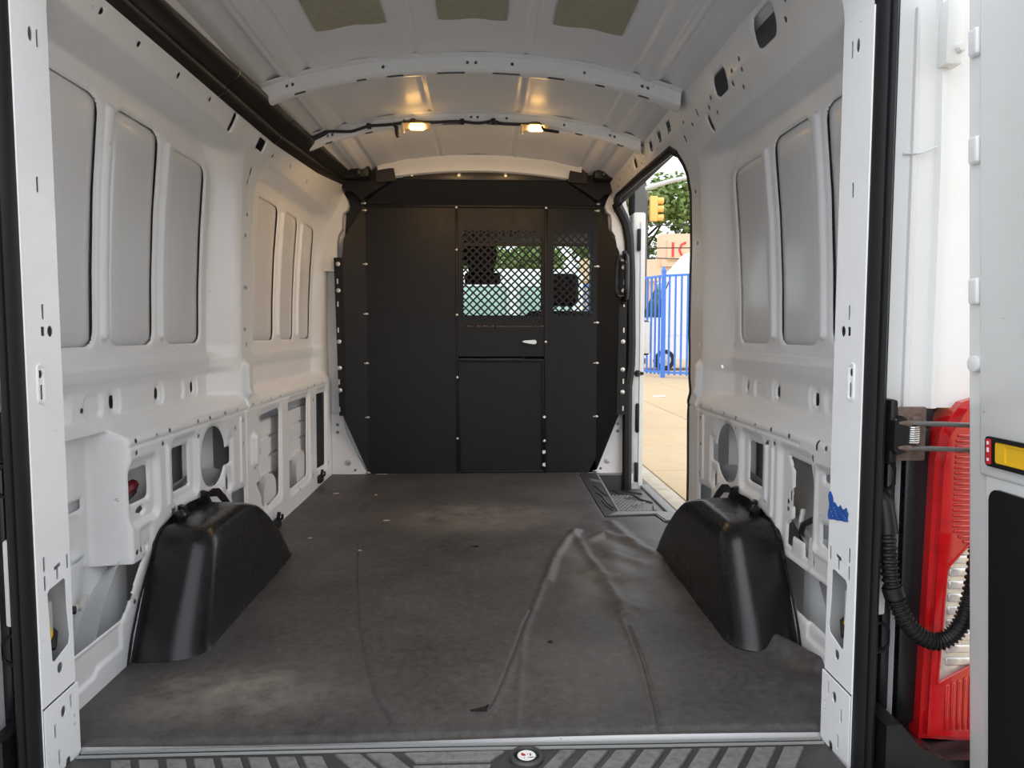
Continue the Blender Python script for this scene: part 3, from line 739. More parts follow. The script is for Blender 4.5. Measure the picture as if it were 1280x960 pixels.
    hb = MB().rbox(X(s,0.917)-0.014*1, X(s,0.917)+0.020, 1.385, 1.42, 1.35, 1.47, 0.006); obj('hinge_block', hb, 'paint_out', t)
    obj('hinge_bolt', MB().lathe([(0.009,0),(0.009,-0.006),(0.006,-0.010)], (X(s,0.928),1.386,1.378), 'y', 8), 'paint_out', t)
    # black pocket below
    pk = MB().box(X(s,0.875)-0.075, X(s,0.875)+0.065, 1.440, 1.455, -0.06, 0.70)
    pk.rbox(X(s,0.852)-0.014, X(s,0.852)+0.014, 1.418, 1.445, 0.08, 0.60, 0.008)
    pk.rbox(X(s,0.905)-0.026, X(s,0.905)+0.026, 1.425, 1.445, 0.05, 0.66, 0.008)
    pk.lathe([(0.034,0.006),(0.034,-0.012),(0.028,-0.012),(0.026,0.004)], (X(s,0.826),1.428,0.565), 'y', 20)
    pk.lathe([(0.034,0.006),(0.034,-0.012),(0.028,-0.012),(0.026,0.004)], (X(s,0.826),1.428,0.235), 'y', 20)
    obj('hinge_pocket', pk, 'plastic', t)
    obj('pocket_strip', MB().rbox(X(s,0.828)-0.010, X(s,0.828)+0.010, 1.405, 1.43, 0.285, 0.455, 0.006), 'paint_out', t)
    obj('corner_base', MB().rbox(X(s,0.90)-0.10, X(s,0.90)+0.13, 1.42, 1.50, -0.30, 0.02, 0.01), 'paint_out', t)
    return t
PR = rear_pillar(1); PL = rear_pillar(-1)
hd = MB().rbox(-0.86, 0.82, 1.40, 1.52, 1.615, 1.86, 0.02); struct('trim_1', hd, 'paint', 'white roof header above the rear door opening')

# weatherstrip swept around the opening
sp = []
hw, top, rad = 0.808, 1.648, 0.15
sp += [(-hw, -0.050+0.06*k, (-1,0)) for k in range(27)]
z_end = top-rad
sp = [p for p in sp if p[1] < z_end]
sp += [(-hw+rad-rad*math.cos(a), z_end+rad*math.sin(a), (-math.cos(a), math.sin(a))) for a in [math.pi/2*k/10 for k in range(11)]]
sp += [(-hw+rad + (2*hw-2*rad)*k/12, top, (0,1)) for k in range(1, 12)]
sp += [(-p[0], p[1], (-p[2][0], p[2][1])) for p in reversed(sp[:-11])]
lobes = [(-0.021,1.405),(-0.023,1.385),(-0.019,1.368),(-0.011,1.360),(-0.006,1.362),(-0.003,1.366),(0.000,1.362),(0.006,1.356),(0.011,1.360),(0.013,1.366),(0.016,1.364),(0.021,1.370),(0.023,1.385),(0.021,1.405)]
sm = MB().grid(len(lobes), len(sp), lambda i, j: (lambda p, l: (p[0]+p[2][0]*l[0]*0.78-0.02, l[1], p[1]+p[2][1]*l[0]*0.78))(sp[int(j*(len(sp)-1)+0.5)], lobes[int(i*len(lobes)+0.5) % len(lobes)]), closed_u=True)
tag(obj('rear_door_seal', sm, 'seal', smooth=50), 'ribbed black rubber seal around the rear door opening', 'seal')

# blue tape on the right pillar
tp = MB()
def tf(i, j):
    y = 1.487-0.066*i; zt = 0.499 + (0.018 if i < 0.25 else 0.0) - 0.004*i - 0.03*max(0, i-0.9); zb = 0.461+0.010*i
    ragged = 0.004*math.sin(i*23)
    return (X(1, 0.769-0.012*(y-1.395)/0.09)-0.0022-0.0012*math.sin(i*17+j*9), y, zb+(zt-zb)*j + (ragged if j == 1 else 0))
tp.grid(16, 8, tf)
tag(obj('tape_strip', tp, 'tape', smooth=180), 'torn strip of blue masking tape stuck on the white rear pillar', 'tape')

# ------------------------------------------------------------------ rear doors, tail lamps, hinge hardware
def rear_door(s, label):
    t = thing('rear_door', label, 'door', (X(s, 0.96), 1.33, 0.03))
    def f(a, z, w): return (X(s, 0.957-0.045*z+w), 1.33-a, z)
    def F(m_, a0, a1, z0, z1, w0, w1, b): return m_.rbox(a0, a1, z0, z1, w0, w1, b, 3, fn=lambda a, z, w: f(a, z, w))
    obj('door_shell', F(MB(), 0.0, 0.74, -0.02, 1.665, 0.012, 0.062, 0.008), 'paint_out', t)
    obj('inner_frame', F(MB(), 0.018, 0.72, 0.0, 1.64, 0.0, 0.02, 0.007), 'paint_out', t)
    obj('inner_panel', F(MB(), 0.058, 0.70, 0.595, 1.62, -0.008, 0.010, 0.007), 'paint_out', t)
    obj('inner_panel', F(MB(), 0.070, 0.70, 0.02, 0.605, -0.004, 0.010, 0.004), 'paint_out', t)
    for z in (1.352, 1.168, 0.922): obj('clip_boss', F(MB(), 0.030, 0.056, z-0.024, z+0.024, -0.010, 0.006, 0.006), 'paint_out', t)
    obj('round_boss', MB().lathe([(0.016,0.004),(0.015,-s*0.010),(0.010,-s*0.012)], f(0.045, 0.793, 0.0), 'x', 16), 'paint_out', t)
    obj('door_trim', MB().prism(rrect(0.395, 0.30, 0.615, 0.555, 0.022), [], f, -0.010, -0.003), 'trim', t)
    h = obj('pull_frame', MB().prism(rrect(0.145, 0.643, 0.122, 0.052, 0.008), [rrect(0.150, 0.643, 0.092, 0.038, 0.004)], f, -0.014, -0.006), 'trim', t)
    obj('pull_label', MB().prism(rrect(0.0945, 0.643, 0.011, 0.044, 0.002, 2), [], f, -0.016, -0.0138), 'redlabel', h)
    for (z, hh) in ((0.658, 0.006), (0.646, 0.008), (0.629, 0.005)):
        obj('label_mark', MB().prism(rrect(0.0945, z, 0.005, hh, 0.0008, 2), [], f, -0.0166, -0.0158), 'white', h)
    obj('pull_cup', MB().prism(rrect(0.151, 0.643, 0.088, 0.036, 0.004), [rrect(0.160, 0.643, 0.060, 0.028, 0.004)], f, -0.012, -0.004), 'yellow', h)
    obj('pull_cup_floor', MB().prism(rrect(0.151, 0.643, 0.086, 0.034, 0.004), [], f, -0.0100, -0.0082), 'yellow', h)
    return t
rear_door(1, 'white rear door swung open beside the red tail lamp'); 
rear_door(-1, 'white rear door swung open on the doorless side')

def tail_lamp(s, label):
    t = thing('tail_lamp', label, 'lamp', (X(s, 0.98), 1.42, 0.03))
    f = lambda u, v, w: (X(s, u), w, v)
    body = [(0.915,0.03),(0.926,0.60),(0.934,0.655),(0.975,0.712),(1.04,0.735),(1.04,0.02)]
    obj('lamp_housing', MB().prism(body, [], f, 1.405, 1.46), 'red', t, smooth=30)
    lens = [(0.922,0.045),(0.934,0.59),(0.942,0.645),(0.978,0.700),(1.036,0.720),(1.036,0.035)]
    lo = obj('red_lens', MB().prism(lens, [[(0.938,0.150),(0.948,0.385),(1.030,0.478),(1.030,0.200)]], f, 1.388, 1.406), 'red', t, smooth=30)
    obj('clear_lens', MB().prism([(0.938,0.150),(0.948,0.385),(1.030,0.478),(1.030,0.200)], [], f, 1.394, 1.406), 'clear', t, smooth=30)
    obj('lens_border', MB().tube([f(0.938,0.150,1.388), f(0.948,0.385,1.388), f(1.030,0.478,1.388)], 0.003, 6).tube([f(0.938,0.150,1.388), f(1.030,0.200,1.388)], 0.003, 6), 'red', lo)
    for k in range(22):
        z = 0.425+0.0105*k; x0 = 0.955 + (0.0 if z < 0.64 else (z-0.64)*0.6) + (max(0, 0.46-z)*0.9)
        obj('lens_facet', MB().rbox(min(X(s,x0),X(s,1.032)), max(X(s,x0),X(s,1.032)), 1.384, 1.390, z, z+0.0062, 0.0025, 2), 'red', lo, smooth=60)
    for k in range(7):
        x = 0.955+0.012*k; obj('lens_flute', MB().rbox(min(X(s,x),X(s,x+0.008)), max(X(s,x),X(s,x+0.008)), 1.385, 1.390, 0.055, 0.150+0.03*k/7, 0.0025, 2), 'red', lo, smooth=60)
    for k in range(9):
        z = 0.185+0.026*k; obj('reflector_facet', MB().rbox(min(X(s,0.955),X(s,1.026)), max(X(s,0.955),X(s,1.026)), 1.390, 1.397, z, z+0.018, 0.004, 2), 'clear', lo, smooth=60)
    return t
tail_lamp(1, 'tall red and clear tail lamp behind the ribbed black conduit')
tail_lamp(-1, 'red and clear tail lamp on the doorless side of the van')

hg = thing('door_check_hinge', 'rusty door check bracket with two steel rods above the black conduit', 'hinge', (0.85, 1.38, 0.60))
obj('bracket_plate', MB().rbox(0.823, 0.880, 1.362, 1.370, 0.604, 0.708, 0.004), 'rust', hg)
obj('bracket_fold', MB().rbox(0.846, 0.864, 1.350, 1.366, 0.640, 0.690, 0.004), 'rust', hg)
obj('pivot_block', MB().prism([(0.808,0.628),(0.816,0.618),(0.832,0.624),(0.840,0.650),(0.838,0.680),(0.824,0.692),(0.809,0.682)], [], lambda u, v, w: (u, w, v), 1.345, 1.40), 'trim', hg)
obj('pivot_plate', MB().rbox(0.808, 0.824, 1.36, 1.412, 0.600, 0.722, 0.006), 'trim', hg)
for z in (0.678, 0.631):
    obj('check_rod', MB().tube([(0.815,1.352,z+0.002),(0.85,1.346,z),(0.90,1.343,z-0.001),(0.975,1.338,z-0.004)], 0.0048, 10), 'rod', hg)
    obj('rod_collar', MB().tube([(0.812,1.352,z+0.002),(0.842,1.347,z)], 0.0065, 10), 'rust', hg)
coil = [(0.8455+0.0085*math.cos(k*0.7), 1.346+0.0085*math.sin(k*0.7), 0.640+0.033*k/72) for k in range(73)]
obj('coil_spring', MB().tube(coil, 0.0017, 6), 'steel', hg)

def smooth_path(pts, n=14):
    P = [Vector(p) for p in pts]; out = []
    for i in range(len(P)-1):
        p0 = P[max(i-1,0)]; p1 = P[i]; p2 = P[i+1]; p3 = P[min(i+2,len(P)-1)]
        for k in range(n):
            t = k/n
            out.append(0.5*((2*p1) + (p2-p0)*t + (2*p0-5*p1+4*p2-p3)*t*t + (3*p1-p0-3*p2+p3)*t**3))
    out.append(P[-1]); return out
cd = thing('wiring_conduit', 'ribbed black wiring conduit looping from the pillar to the open door', 'conduit', (0.84, 1.36, 0.25))
cp = smooth_path([(0.828,1.440,0.520),(0.827,1.408,0.500),(0.826,1.385,0.43),(0.828,1.372,0.365),(0.842,1.362,0.312),(0.868,1.350,0.272),(0.906,1.345,0.256),(0.938,1.340,0.276),(0.956,1.336,0.318),(0.966,1.334,0.375),(0.972,1.334,0.44)], 22)
rr = [0.0135 + (0.0036 if (k % 4) < 2 else 0.0) for k in range(len(cp))]
obj('corrugated_tube', MB().tube(cp, rr, 12), 'trim', cd, smooth=30)
obj('rubber_boot', MB().tube(smooth_path([(0.829,1.445,0.530),(0.829,1.412,0.505),(0.828,1.392,0.455)], 6), [0.0215]*7+[0.0195]*6, 12), 'trim', cd)
obj('clamp_ring', MB().tube([(0.8285,1.370,0.356),(0.834,1.367,0.336)], 0.0195, 14), 'trim', cd)
bpm = MB().rbox(-1.02, 0.98, 1.20, 1.422, -0.32, -0.055, 0.02)
bt = thing('rear_bumper', 'black plastic rear bumper step below the rear doors', 'bumper', (0, 1.32, -0.3))
obj('bumper_beam', bpm, 'plastic', bt)
for s in (1, -1):
    obj('bumper_corner', MB().prism([(0.809,-0.06),(0.809,0.095),(0.838,0.098),(0.875,0.052),(0.912,0.032),(0.93,0.024),(1.05,0.023),(1.05,-0.06)], [], lambda u, v, w, s=s: (X(s, u), w, v), 1.336, 1.424), 'plastic', bt)

# ------------------------------------------------------------------ rear threshold
tr = thing('threshold_plate', 'worn rubber tread plate across the rear sill', 'tread plate', (0, 1.40, -0.05))
obj('base', MB().rbox(-0.80, 0.758, 1.28, 1.492, -0.050, -0.014, 0.004), 'tread_base', tr)
for (y, w_) in ((1.4835, 0.0028), (1.468, 0.003)):
    rm = MB().grid(60, 5, lambda i, j, y=y, w_=w_: (-0.79+1.54*i, y - w_ + 2*w_*j + 0.004*math.sin(i*5)*0.6, -0.013 + 0.005*math.sin(math.pi*j)))
    obj('ridge', rm, 'step_edge', tr, smooth=60)
def pad(pts):
    c = (sum(p[0] for p in pts)/len(pts), sum(p[1] for p in pts)/len(pts))
    ins = [(c[0]+(p[0]-c[0])*0.93, c[1]+(p[1]-c[1])*0.95) for p in pts]
    m_ = MB(); n = len(pts)
    m_.add([(p[0],p[1],-0.0145) for p in pts]+[(p[0],p[1],-0.010) for p in pts]+[(p[0],p[1],-0.008) for p in ins],
           [tuple(range(2*n,3*n))]+[(i,(i+1)%n,n+(i+1)%n,n+i) for i in range(n)]+[(n+i,n+(i+1)%n,2*n+(i+1)%n,2*n+i) for i in range(n)])
    return obj('tread_pad', m_, 'tread_pad', tr)
for k in range(8):
    x = -0.715+0.0545*k; pad([(x,1.452),(x+0.040,1.451),(x+0.095,1.345),(x+0.055,1.345)])
for x in (-0.268, -0.205): pad([(x,1.458),(x+0.048,1.458),(x+0.145,1.345),(x+0.097,1.345)])
pad([(-0.126,1.456),(0.078,1.456),(0.048,1.424),(-0.100,1.424)])
pad([(-0.105,1.410),(0.050,1.410),(0.030,1.345),(-0.060,1.345)])
pad([(0.195,1.456),(0.225,1.456),(0.150,1.345),(0.120,1.345)])
for k in range(8):
    x = 0.250+0.0585*k; pad([(x,1.451),(x+0.042,1.451),(x-0.030,1.345),(x-0.072,1.345)])
lt = thing('floor_latch', 'round floor latch cup with a white warning sticker in the rear sill', 'latch', (0.122, 1.432, -0.012))
obj('latch_ring', MB().lathe([(0.034,-0.004),(0.035,0.003),(0.032,0.007),(0.027,0.007),(0.0245,0.002),(0.024,-0.004)], (0.122,1.432,-0.010), 'z', 28), 'tread_base', lt)
dk = obj('latch_disc', MB().lathe([(0.0235,-0.004),(0.0235,0.003),(0.022,0.004)], (0.122,1.432,-0.010), 'z', 28), 'trim', lt)
obj('sticker', MB().lathe([(0.0185,0.0),(0.0185,0.0008)], (0.122,1.432,-0.0062), 'z', 28), 'white', dk)
for (x, y, a, b, mm) in ((-0.008,0.003,0.003,0.005,'redlabel'),(-0.004,0.001,0.0022,0.004,'redlabel'),(-0.010,0.006,0.0015,0.0015,'redlabel'),(0.008,0.002,0.0015,0.005,'ink'),(0.009,-0.008,0.007,0.001,'ink'),(-0.005,-0.009,0.0012,0.0012,'ink'),(0.002,0.004,0.0015,0.0015,'redlabel')):
    obj('sticker_mark', MB().prism(ellipse(0.122+x,1.432+y,a,b,10), [], lambda u, v, w: (u, v, w), -0.0055, -0.0050), mm, dk)

# ------------------------------------------------------------------ rubber floor mat
creases = [([(-0.473,2.925),(-0.409,2.534),(-0.329,2.107),(-0.268,1.845),(-0.217,1.677),(-0.161,1.552)], -0.009, 0.0036),
           ([(-0.54,3.76),(-0.577,3.38),(-0.592,3.17)], 0.004, 0.03),
           ([(0.432,3.069),(0.367,2.916),(0.305,2.708),(0.248,2.428)], 0.012, 0.018),
           ([(0.284,2.641),(0.163,2.089),(0.132,1.927),(0.083,1.705),(0.052,1.595)], 0.0045, 0.010),
           ([(0.146,1.978),(0.124,1.744),(0.104,1.51)], 0.0035, 0.008),
           ([(0.408,3.07),(0.431,2.636),(0.454,2.343),(0.455,2.139)], 0.008, 0.018),
           ([(0.452,2.891),(0.534,3.004),(0.628,2.884)], 0.012, 0.030),
           ([(0.443,2.139),(0.435,1.82),(0.412,1.581),(0.402,1.499)], 0.003, 0.008),
           ([(0.595,3.20),(0.628,2.884),(0.70,2.673)], 0.010, 0.028),
           ([(0.40,2.50),(0.50,2.42),(0.60,2.46)], 0.009, 0.030),
           ([(0.30,2.30),(0.42,2.26),(0.52,2.15)], 0.006, 0.024),
           ([(0.52,2.70),(0.60,2.62)], 0.010, 0.03),
           ([(-0.02,2.9),(0.0,2.3)], 0.002, 0.02),
           ([(0.176,2.18),(0.150,2.08),(0.119,1.92),(0.071,1.70),(0.045,1.60)], -0.007, 0.0034),
           ([(0.452,2.05),(0.445,1.82),(0.422,1.58),(0.412,1.50)], -0.006, 0.0032)]
def mat_h(x, y):
    h = 0.004 + 0.0012*np.sin(x*8+y*3)*np.sin(y*4.1)
    for pts, a, w in creases:
        d = sd_line(x, y, pts); h = h + a*np.exp(-(d/w)**2)
    reg = np.exp(-(((x-0.5)/0.24)**2 + ((y-2.6)/0.55)**2))
    h = h + reg*(0.008*np.sin(x*27+y*9)*np.sin(y*11-x*8) + 0.006)
    # curled rear corner against the right wheel box
    d = sd_line(x, y, [(0.775,1.99),(0.83,1.86),(0.872,1.745)])
    h = h + 0.040*np.exp(-(d/0.030)**2)
    d = sd_line(x, y, [(0.82,1.68),(0.88,1.60)]); h = h + 0.015*np.exp(-(d/0.05)**2)
    # lip down to the sill
    h = h - 0.010*S(1.515, 1.490, y)
    return np.maximum(h, -0.003)
Um = np.arange(-0.876, 0.8765, 0.004); Vm = np.arange(1.490, 4.372, 0.004)
FM = sheet('floor_mat', Um, Vm, lambda u, v, d: (u, v + 0.006*np.sin(u*4)*S(1.6, 1.49, v), mat_h(u, v) - 0.004*np.exp(-np.maximum(d,0)/0.006)), lambda u, v: sd_poly(u, v, [(WELL[0][0]-0.004, 4.5)]+[(a-0.004, b-0.006) for a, b in WELL[1:4]]+[(1.2,3.194),(1.2,4.5)]), 'rubber')
tag(FM, 'dusty black rubber floor mat with creases covering the load floor', 'floor mat')
obj('tear', MB().prism([(-0.022,-0.006),(0.004,0.004),(0.020,0.018),(0.012,0.0),(0.016,-0.008)], [], lambda u, v, w: (0.027+u, 1.597+v, w), 0.0045, 0.0085), 'seal', FM)
pl = thing('drain_plug', 'small black round plug in the rubber floor mat', 'plug', (0.216, 1.949, 0.004))
obj('plug_rim', MB().lathe([(0.008,0),(0.0078,0.004),(0.005,0.0045),(0.0045,0.001)], (0.216,1.949,0.003), 'z', 14), 'trim', pl)
obj('plug_core', MB().lathe([(0.0042,0),(0.004,0.003),(0.001,0.0032)], (0.216,1.949,0.003), 'z', 10), 'trim', pl)
for i, (x, y, l, r, lab) in enumerate(((-0.743,3.84,0.03,0.3,'pale wood chip on the mat near the doorless wall'),(-0.528,3.794,0.022,1.0,'pale wood chip on the mat near the solid partition panel'),(-0.405,3.272,0.03,0.1,'pale wood chip alone in the middle of the mat'),(-0.446,2.816,0.022,-0.4,'tan wood chip beside the curved crease in the mat'),(-0.68,3.0,0.020,0.2,'tan wood chip near the wheel cover on the doorless side'),(0.0,2.855,0.028,0.2,'dark sliver of rubber lying on the mat'))):
    rnd = random.Random(i)
    pts = [(l/2*math.cos(a)*rnd.uniform(0.7,1.1), l/4*math.sin(a)*rnd.uniform(0.6,1.2)) for a in [2*math.pi*k/7 for k in range(7)]]
    zz = float(mat_h(np.array([x]), np.array([y]))[0])
    c, s_ = math.cos(r), math.sin(r)
    tag(obj('wood_chip' if i < 5 else 'rubber_sliver', MB().prism(pts, [], lambda u, v, w: (x+u*c-v*s_, y+u*s_+v*c, zz+w), -0.002, 0.003), 'debris' if i < 5 else 'seal'), lab, 'wood chip' if i < 5 else 'rubber scrap', 'litter on the mat')

# ------------------------------------------------------------------ wheel arch covers
def wheel_cover(s, label):
    t = thing('wheel_arch_cover', label, 'wheel cover', (s*0.80, 2.35, 0.0))
    secs = []
    Zs = [0.0,0.004,0.02,0.05,0.09,0.13,0.17,0.21,0.245,0.268,0.284,0.295,0.302,0.306]
    for z in Zs:
        y0 = float(np.interp(z, [0,0.05,0.13,0.22,0.30], [1.868,1.892,1.935,1.985,2.03]))
        y1 = float(np.interp(z, [0,0.05,0.13,0.22,0.27,0.30], [2.845,2.80,2.71,2.58,2.49,2.41]))
        xi = float(np.interp(z, [0,0.02,0.2,0.30], [0.694,0.700,0.708,0.716]))
        r = float(np.interp(z, [0,0.3], [0.085,0.055]))
        k = max(0.0, (z-0.255)/0.051); ins = 0.052*(1-math.sqrt(max(0.0, 1-k*k)))
        if z == 0.0: y0 -= 0.012; y1 += 0.012; xi -= 0.012
        y0 += ins; y1 -= ins; xi += ins; r = max(0.02, r-ins*0.3)
        ring = [(0.877, y0)]
        ring += [(0.877+(xi+r-0.877)*q/6, y0) for q in range(1, 6)]
        ring += [(xi+r-r*math.sin(a), y0+r-r*math.cos(a)) for a in [math.pi/2*q/9 for q in range(10)]]
        ring += [(xi, y0+r+(y1-y0-2*r)*q/12) for q in range(1, 12)]
        ring += [(xi+r-r*math.cos(a), y1-r+r*math.sin(a)) for a in [math.pi/2*q/9 for q in range(10)]]
        ring += [(0.877+(xi+r-0.877)*(6-q)/6, y1) for q in range(1, 6)]
        ring += [(0.877, y1)]
        secs.append([(s*p[0], p[1], z) for p in ring])
    m_ = MB(); n = len(secs[0])
    vs_ = [p for r_ in secs for p in r_]; fs = []
    for j in range(len(secs)-1):
        for i in range(n-1): fs.append((j*n+i, j*n+i+1, (j+1)*n+i+1, (j+1)*n+i))
    b0 = (len(secs)-1)*n
    # flat top in strips across
    for i in range(n//2-1): fs.append((b0+i, b0+i+1, b0+n-2-i, b0+n-1-i))
    m_.add(vs_, fs)
    obj('shell', m_, 'plastic', t, smooth=45)
    fl_ = [(1.845,0.02),(1.872,0.09),(1.918,0.165),(1.965,0.225),(2.015,0.275),(2.06,0.305),(2.14,0.322),(2.25,0.328),(2.36,0.322),(2.44,0.330),(2.50,0.318),(2.56,0.28),(2.66,0.20),(2.80,0.06)]
    obj('wall_flange', MB().grid(len(fl_), 4, lambda i, j: (lambda p: (s*(0.862+0.012*(j > 0.5)), p[0]*(1-0.0*j), p[1]-0.05*j+0.004))(fl_[int(i*(len(fl_)-1)+0.5)])), 'plastic', t, smooth=50)
    for (y, z, a) in ((2.19,0.308,0.022),(2.36,0.314,0.018)):
        obj('clip', MB().prism([(0.868,z-0.02),(0.868,z+0.030),(0.852,z+0.026),(0.835,z-0.02)], [], lambda u, v, w: (s*u, y+w, v), -a/2, a/2), 'plastic', t)
    obj('clip_cap', MB().lathe([(0.016,0.012),(0.017,0.0),(0.013,-0.008),(0.004,-0.010)], (s*0.845,2.135,0.318), 'y', 12), 'plastic', t)
    return t
wheel_cover(-1, 'black moulded wheel arch cover against the doorless wall')
wheel_cover(1, 'black moulded wheel arch cover with the mat curled up behind it')
for (x, y, z, lab) in ((-0.862,3.17,0.03,'small black clip on the wall foot in front of the wheel cover'),(-0.862,4.02,0.055,'small black tie-down clip on the wall foot near the partition')):
    c = thing('wall_clip', lab, 'clip', (x, y, z), 'black clips on the doorless wall')
    obj('clip_body', MB().rbox(x-0.016, x+0.012, y-0.035, y+0.035, z-0.028, z+0.012, 0.006), 'trim', c)
    obj('clip_post', MB().tube([(x+0.006,y-0.012,z+0.005),(x+0.014,y-0.010,z+0.045)], 0.008, 8), 'trim', c)
    obj('clip_hook', MB().tube([(x+0.006,y+0.015,z),(x+0.02,y+0.015,z+0.012),(x+0.02,y+0.015,z+0.03)], 0.006, 8), 'trim', c)

# ------------------------------------------------------------------ side step in the sliding door opening
st = thing('side_step', 'dark plastic step well in the sliding door opening', 'step', (0.78, 3.85, -0.10))
ut = MB().prism([(0.603,4.350),(0.588,3.307),(0.828,3.337),(0.840,3.215),(1.00,3.215),(1.00,3.325),(0.862,3.40),(0.672,3.40),(0.706,4.350)], [], lambda u, v, w: (u, v, w), -0.03, 0.006)
obj('upper_tread', ut, 'step', st, smooth=None)
obj('edge_strip', MB().prism([(0.700,4.350),(0.664,3.392),(0.672,3.392),(0.712,4.350)], [], lambda u, v, w: (u, v, w), -0.01, 0.009), 'step_edge', st, smooth=None)
obj('edge_strip', MB().prism([(0.612,3.322),(0.835,3.345),(0.850,3.222),(0.995,3.222),(0.995,3.318),(0.85,3.385),(0.66,3.385)], [], lambda u, v, w: (u, v, w), 0.0, 0.009), 'step_edge', st, smooth=None)
obj('lower_tread', MB().box(0.64, 1.015, 3.30, 4.352, -0.125, -0.095), 'step', st, smooth=None)
obj('front_riser', MB().prism([(0.70,-0.10),(0.872,-0.10),(0.872,-0.004),(0.706,-0.004)], [], lambda u, v, w: (u, w, v), 4.335, 4.36), 'step', st, smooth=None)
obj('riser_lip', MB().box(0.700, 0.872, 4.330, 4.352, -0.006, 0.004), 'step_edge', st, smooth=None)
obj('outer_sill', MB().rbox(0.985, 1.035, 3.0, 4.43, -0.14, -0.082, 0.006), 'step_edge', st)
for k in range(5):
    x = 0.632+0.011*k*0.5; y = 4.12-0.03*k
    obj('tread_groove', MB().prism([(0,0),(0.007,0),(0.007,0.075),(0,0.075)], [], lambda u, v, w, k=k: (0.640+0.012*k+u, 4.10-0.015*k+v, w), 0.006, 0.0085), 'step_edge', st, smooth=None)
for (pts) in ([(0.632,3.98),(0.650,3.90),(0.655,3.80),(0.668,3.72)], [(0.622,3.80),(0.640,3.70),(0.640,3.56),(0.655,3.46)], [(0.625,3.62),(0.628,3.50),(0.642,3.42)]):
    obj('tread_rib', MB().tube([(a, b, 0.006) for a, b in pts], 0.005, 6), 'step', st)
bumps = MB()
for i in range(9):
    for j in range(24):
        x = 0.745+0.022*i+0.011*(j % 2); y = 3.62+0.024*j
        if x > 0.93-0.10*math.sin(j*0.4)**2: continue
        bumps.lathe([(0.0095,0.0),(0.008,0.004)], (x, y, -0.0955), 'z', 6)
o = obj('anti_slip_studs', bumps, 'step_edge', st, smooth=None); o['kind'] = 'stuff'
for (pts) in ([(0.80,4.30),(0.82,4.22),(0.90,4.16),(0.915,4.05),(0.96,3.98)], [(0.86,4.30),(0.875,4.26),(0.95,4.20)], [(0.95,3.90),(0.93,3.80),(0.97,3.72)]):
    obj('tread_rib', MB().tube([(a, b, -0.094) for a, b in pts], 0.008, 6), 'step', st)

# ------------------------------------------------------------------ front pillars carrying the partition
for s, word in ((-1, 'left'), (1, 'right')):
    fm = MB()
    pts = [(0.60,-0.01),(0.895,-0.01),(0.895,1.45),(0.86,1.60),(0.80,1.70),(0.70,1.78),(0.62,1.78),(0.70,1.55),(0.78,1.36),(0.79,0.40),(0.66,0.02)]
    fm.prism(pts, [ellipse(0.735,0.030,0.014,0.014,12), ellipse(0.835,0.278,0.020,0.048,12)], lambda u, v, w, s=s: (s*u, w, v), 4.395, 4.44)
    t = struct('wall_front_'+word, fm, 'paint', 'white cab pillar behind the partition ' + ('on the doorless side' if s < 0 else 'beside the sliding door'), smooth=None)
    # lobe of bare metal above the wing
    obj('pillar_lobe', MB().prism([(0.815,1.20),(0.90,1.20),(0.89,1.50),(0.86,1.62),(0.82,1.69),(0.80,1.695),(0.775,1.655),(0.750,1.61),(0.743,1.58),(0.752,1.55),(0.776,1.53),(0.782,1.50),(0.783,1.44),(0.803,1.41),(0.812,1.36)], [], lambda u, v, w, s=s: (s*u, w, v), 4.33, 4.40), 'paint', t, smooth=None)
    obj('pillar_foot_plate', MB().prism([(0.66,0.0),(0.87,0.0),(0.87,0.36),(0.80,0.36),(0.785,0.25)], [ellipse(0.735,0.028,0.008,0.008,12), ellipse(0.835,0.30,0.010,0.010,12), ellipse(0.835,0.255,0.010,0.010,12)], lambda u, v, w, s=s: (s*u, w, v), 4.372, 4.396), 'paint', t, smooth=None)
    obj('foot_bolt', MB().lathe([(0.018,0),(0.017,-0.005),(0.008,-0.006)], (s*0.775,4.372,0.075), 'y', 14), 'steel', t)
# jamb of the front pillar outside the seal, hardware on it
jb = MB().rbox(0.925, 0.998, 4.40, 4.60, -0.12, 1.56, 0.012)
JB = obj('front_pillar_jamb', jb, 'paint_out', bpy.data.objects['wall_front_right'])
obj('jamb_seam', MB().tube([(0.972,4.397,-0.08),(0.972,4.396,0.7),(0.968,4.397,1.5)], 0.004, 6), 'galv', JB)
for (z0, z1) in ((1.33,1.46),(-0.06,0.06)): obj('jamb_striker', MB().rbox(0.945, 0.966, 4.375, 4.41, z0, z1, 0.006), 'trim', JB)
obj('jamb_plug', MB().rbox(0.948, 0.974, 4.388, 4.405, 0.24, 0.42, 0.012), 'trim', JB)
obj('jamb_latch', MB().lathe([(0.020,0.0),(0.020,-0.012),(0.008,-0.030),(0.004,-0.042)], (0.958,4.400,0.60), 'y', 12), 'trim', JB)
obj('jamb_latch', MB().lathe([(0.010,0.0),(0.010,-0.006)], (0.985,4.400,0.60), 'y', 12), 'trim', JB)

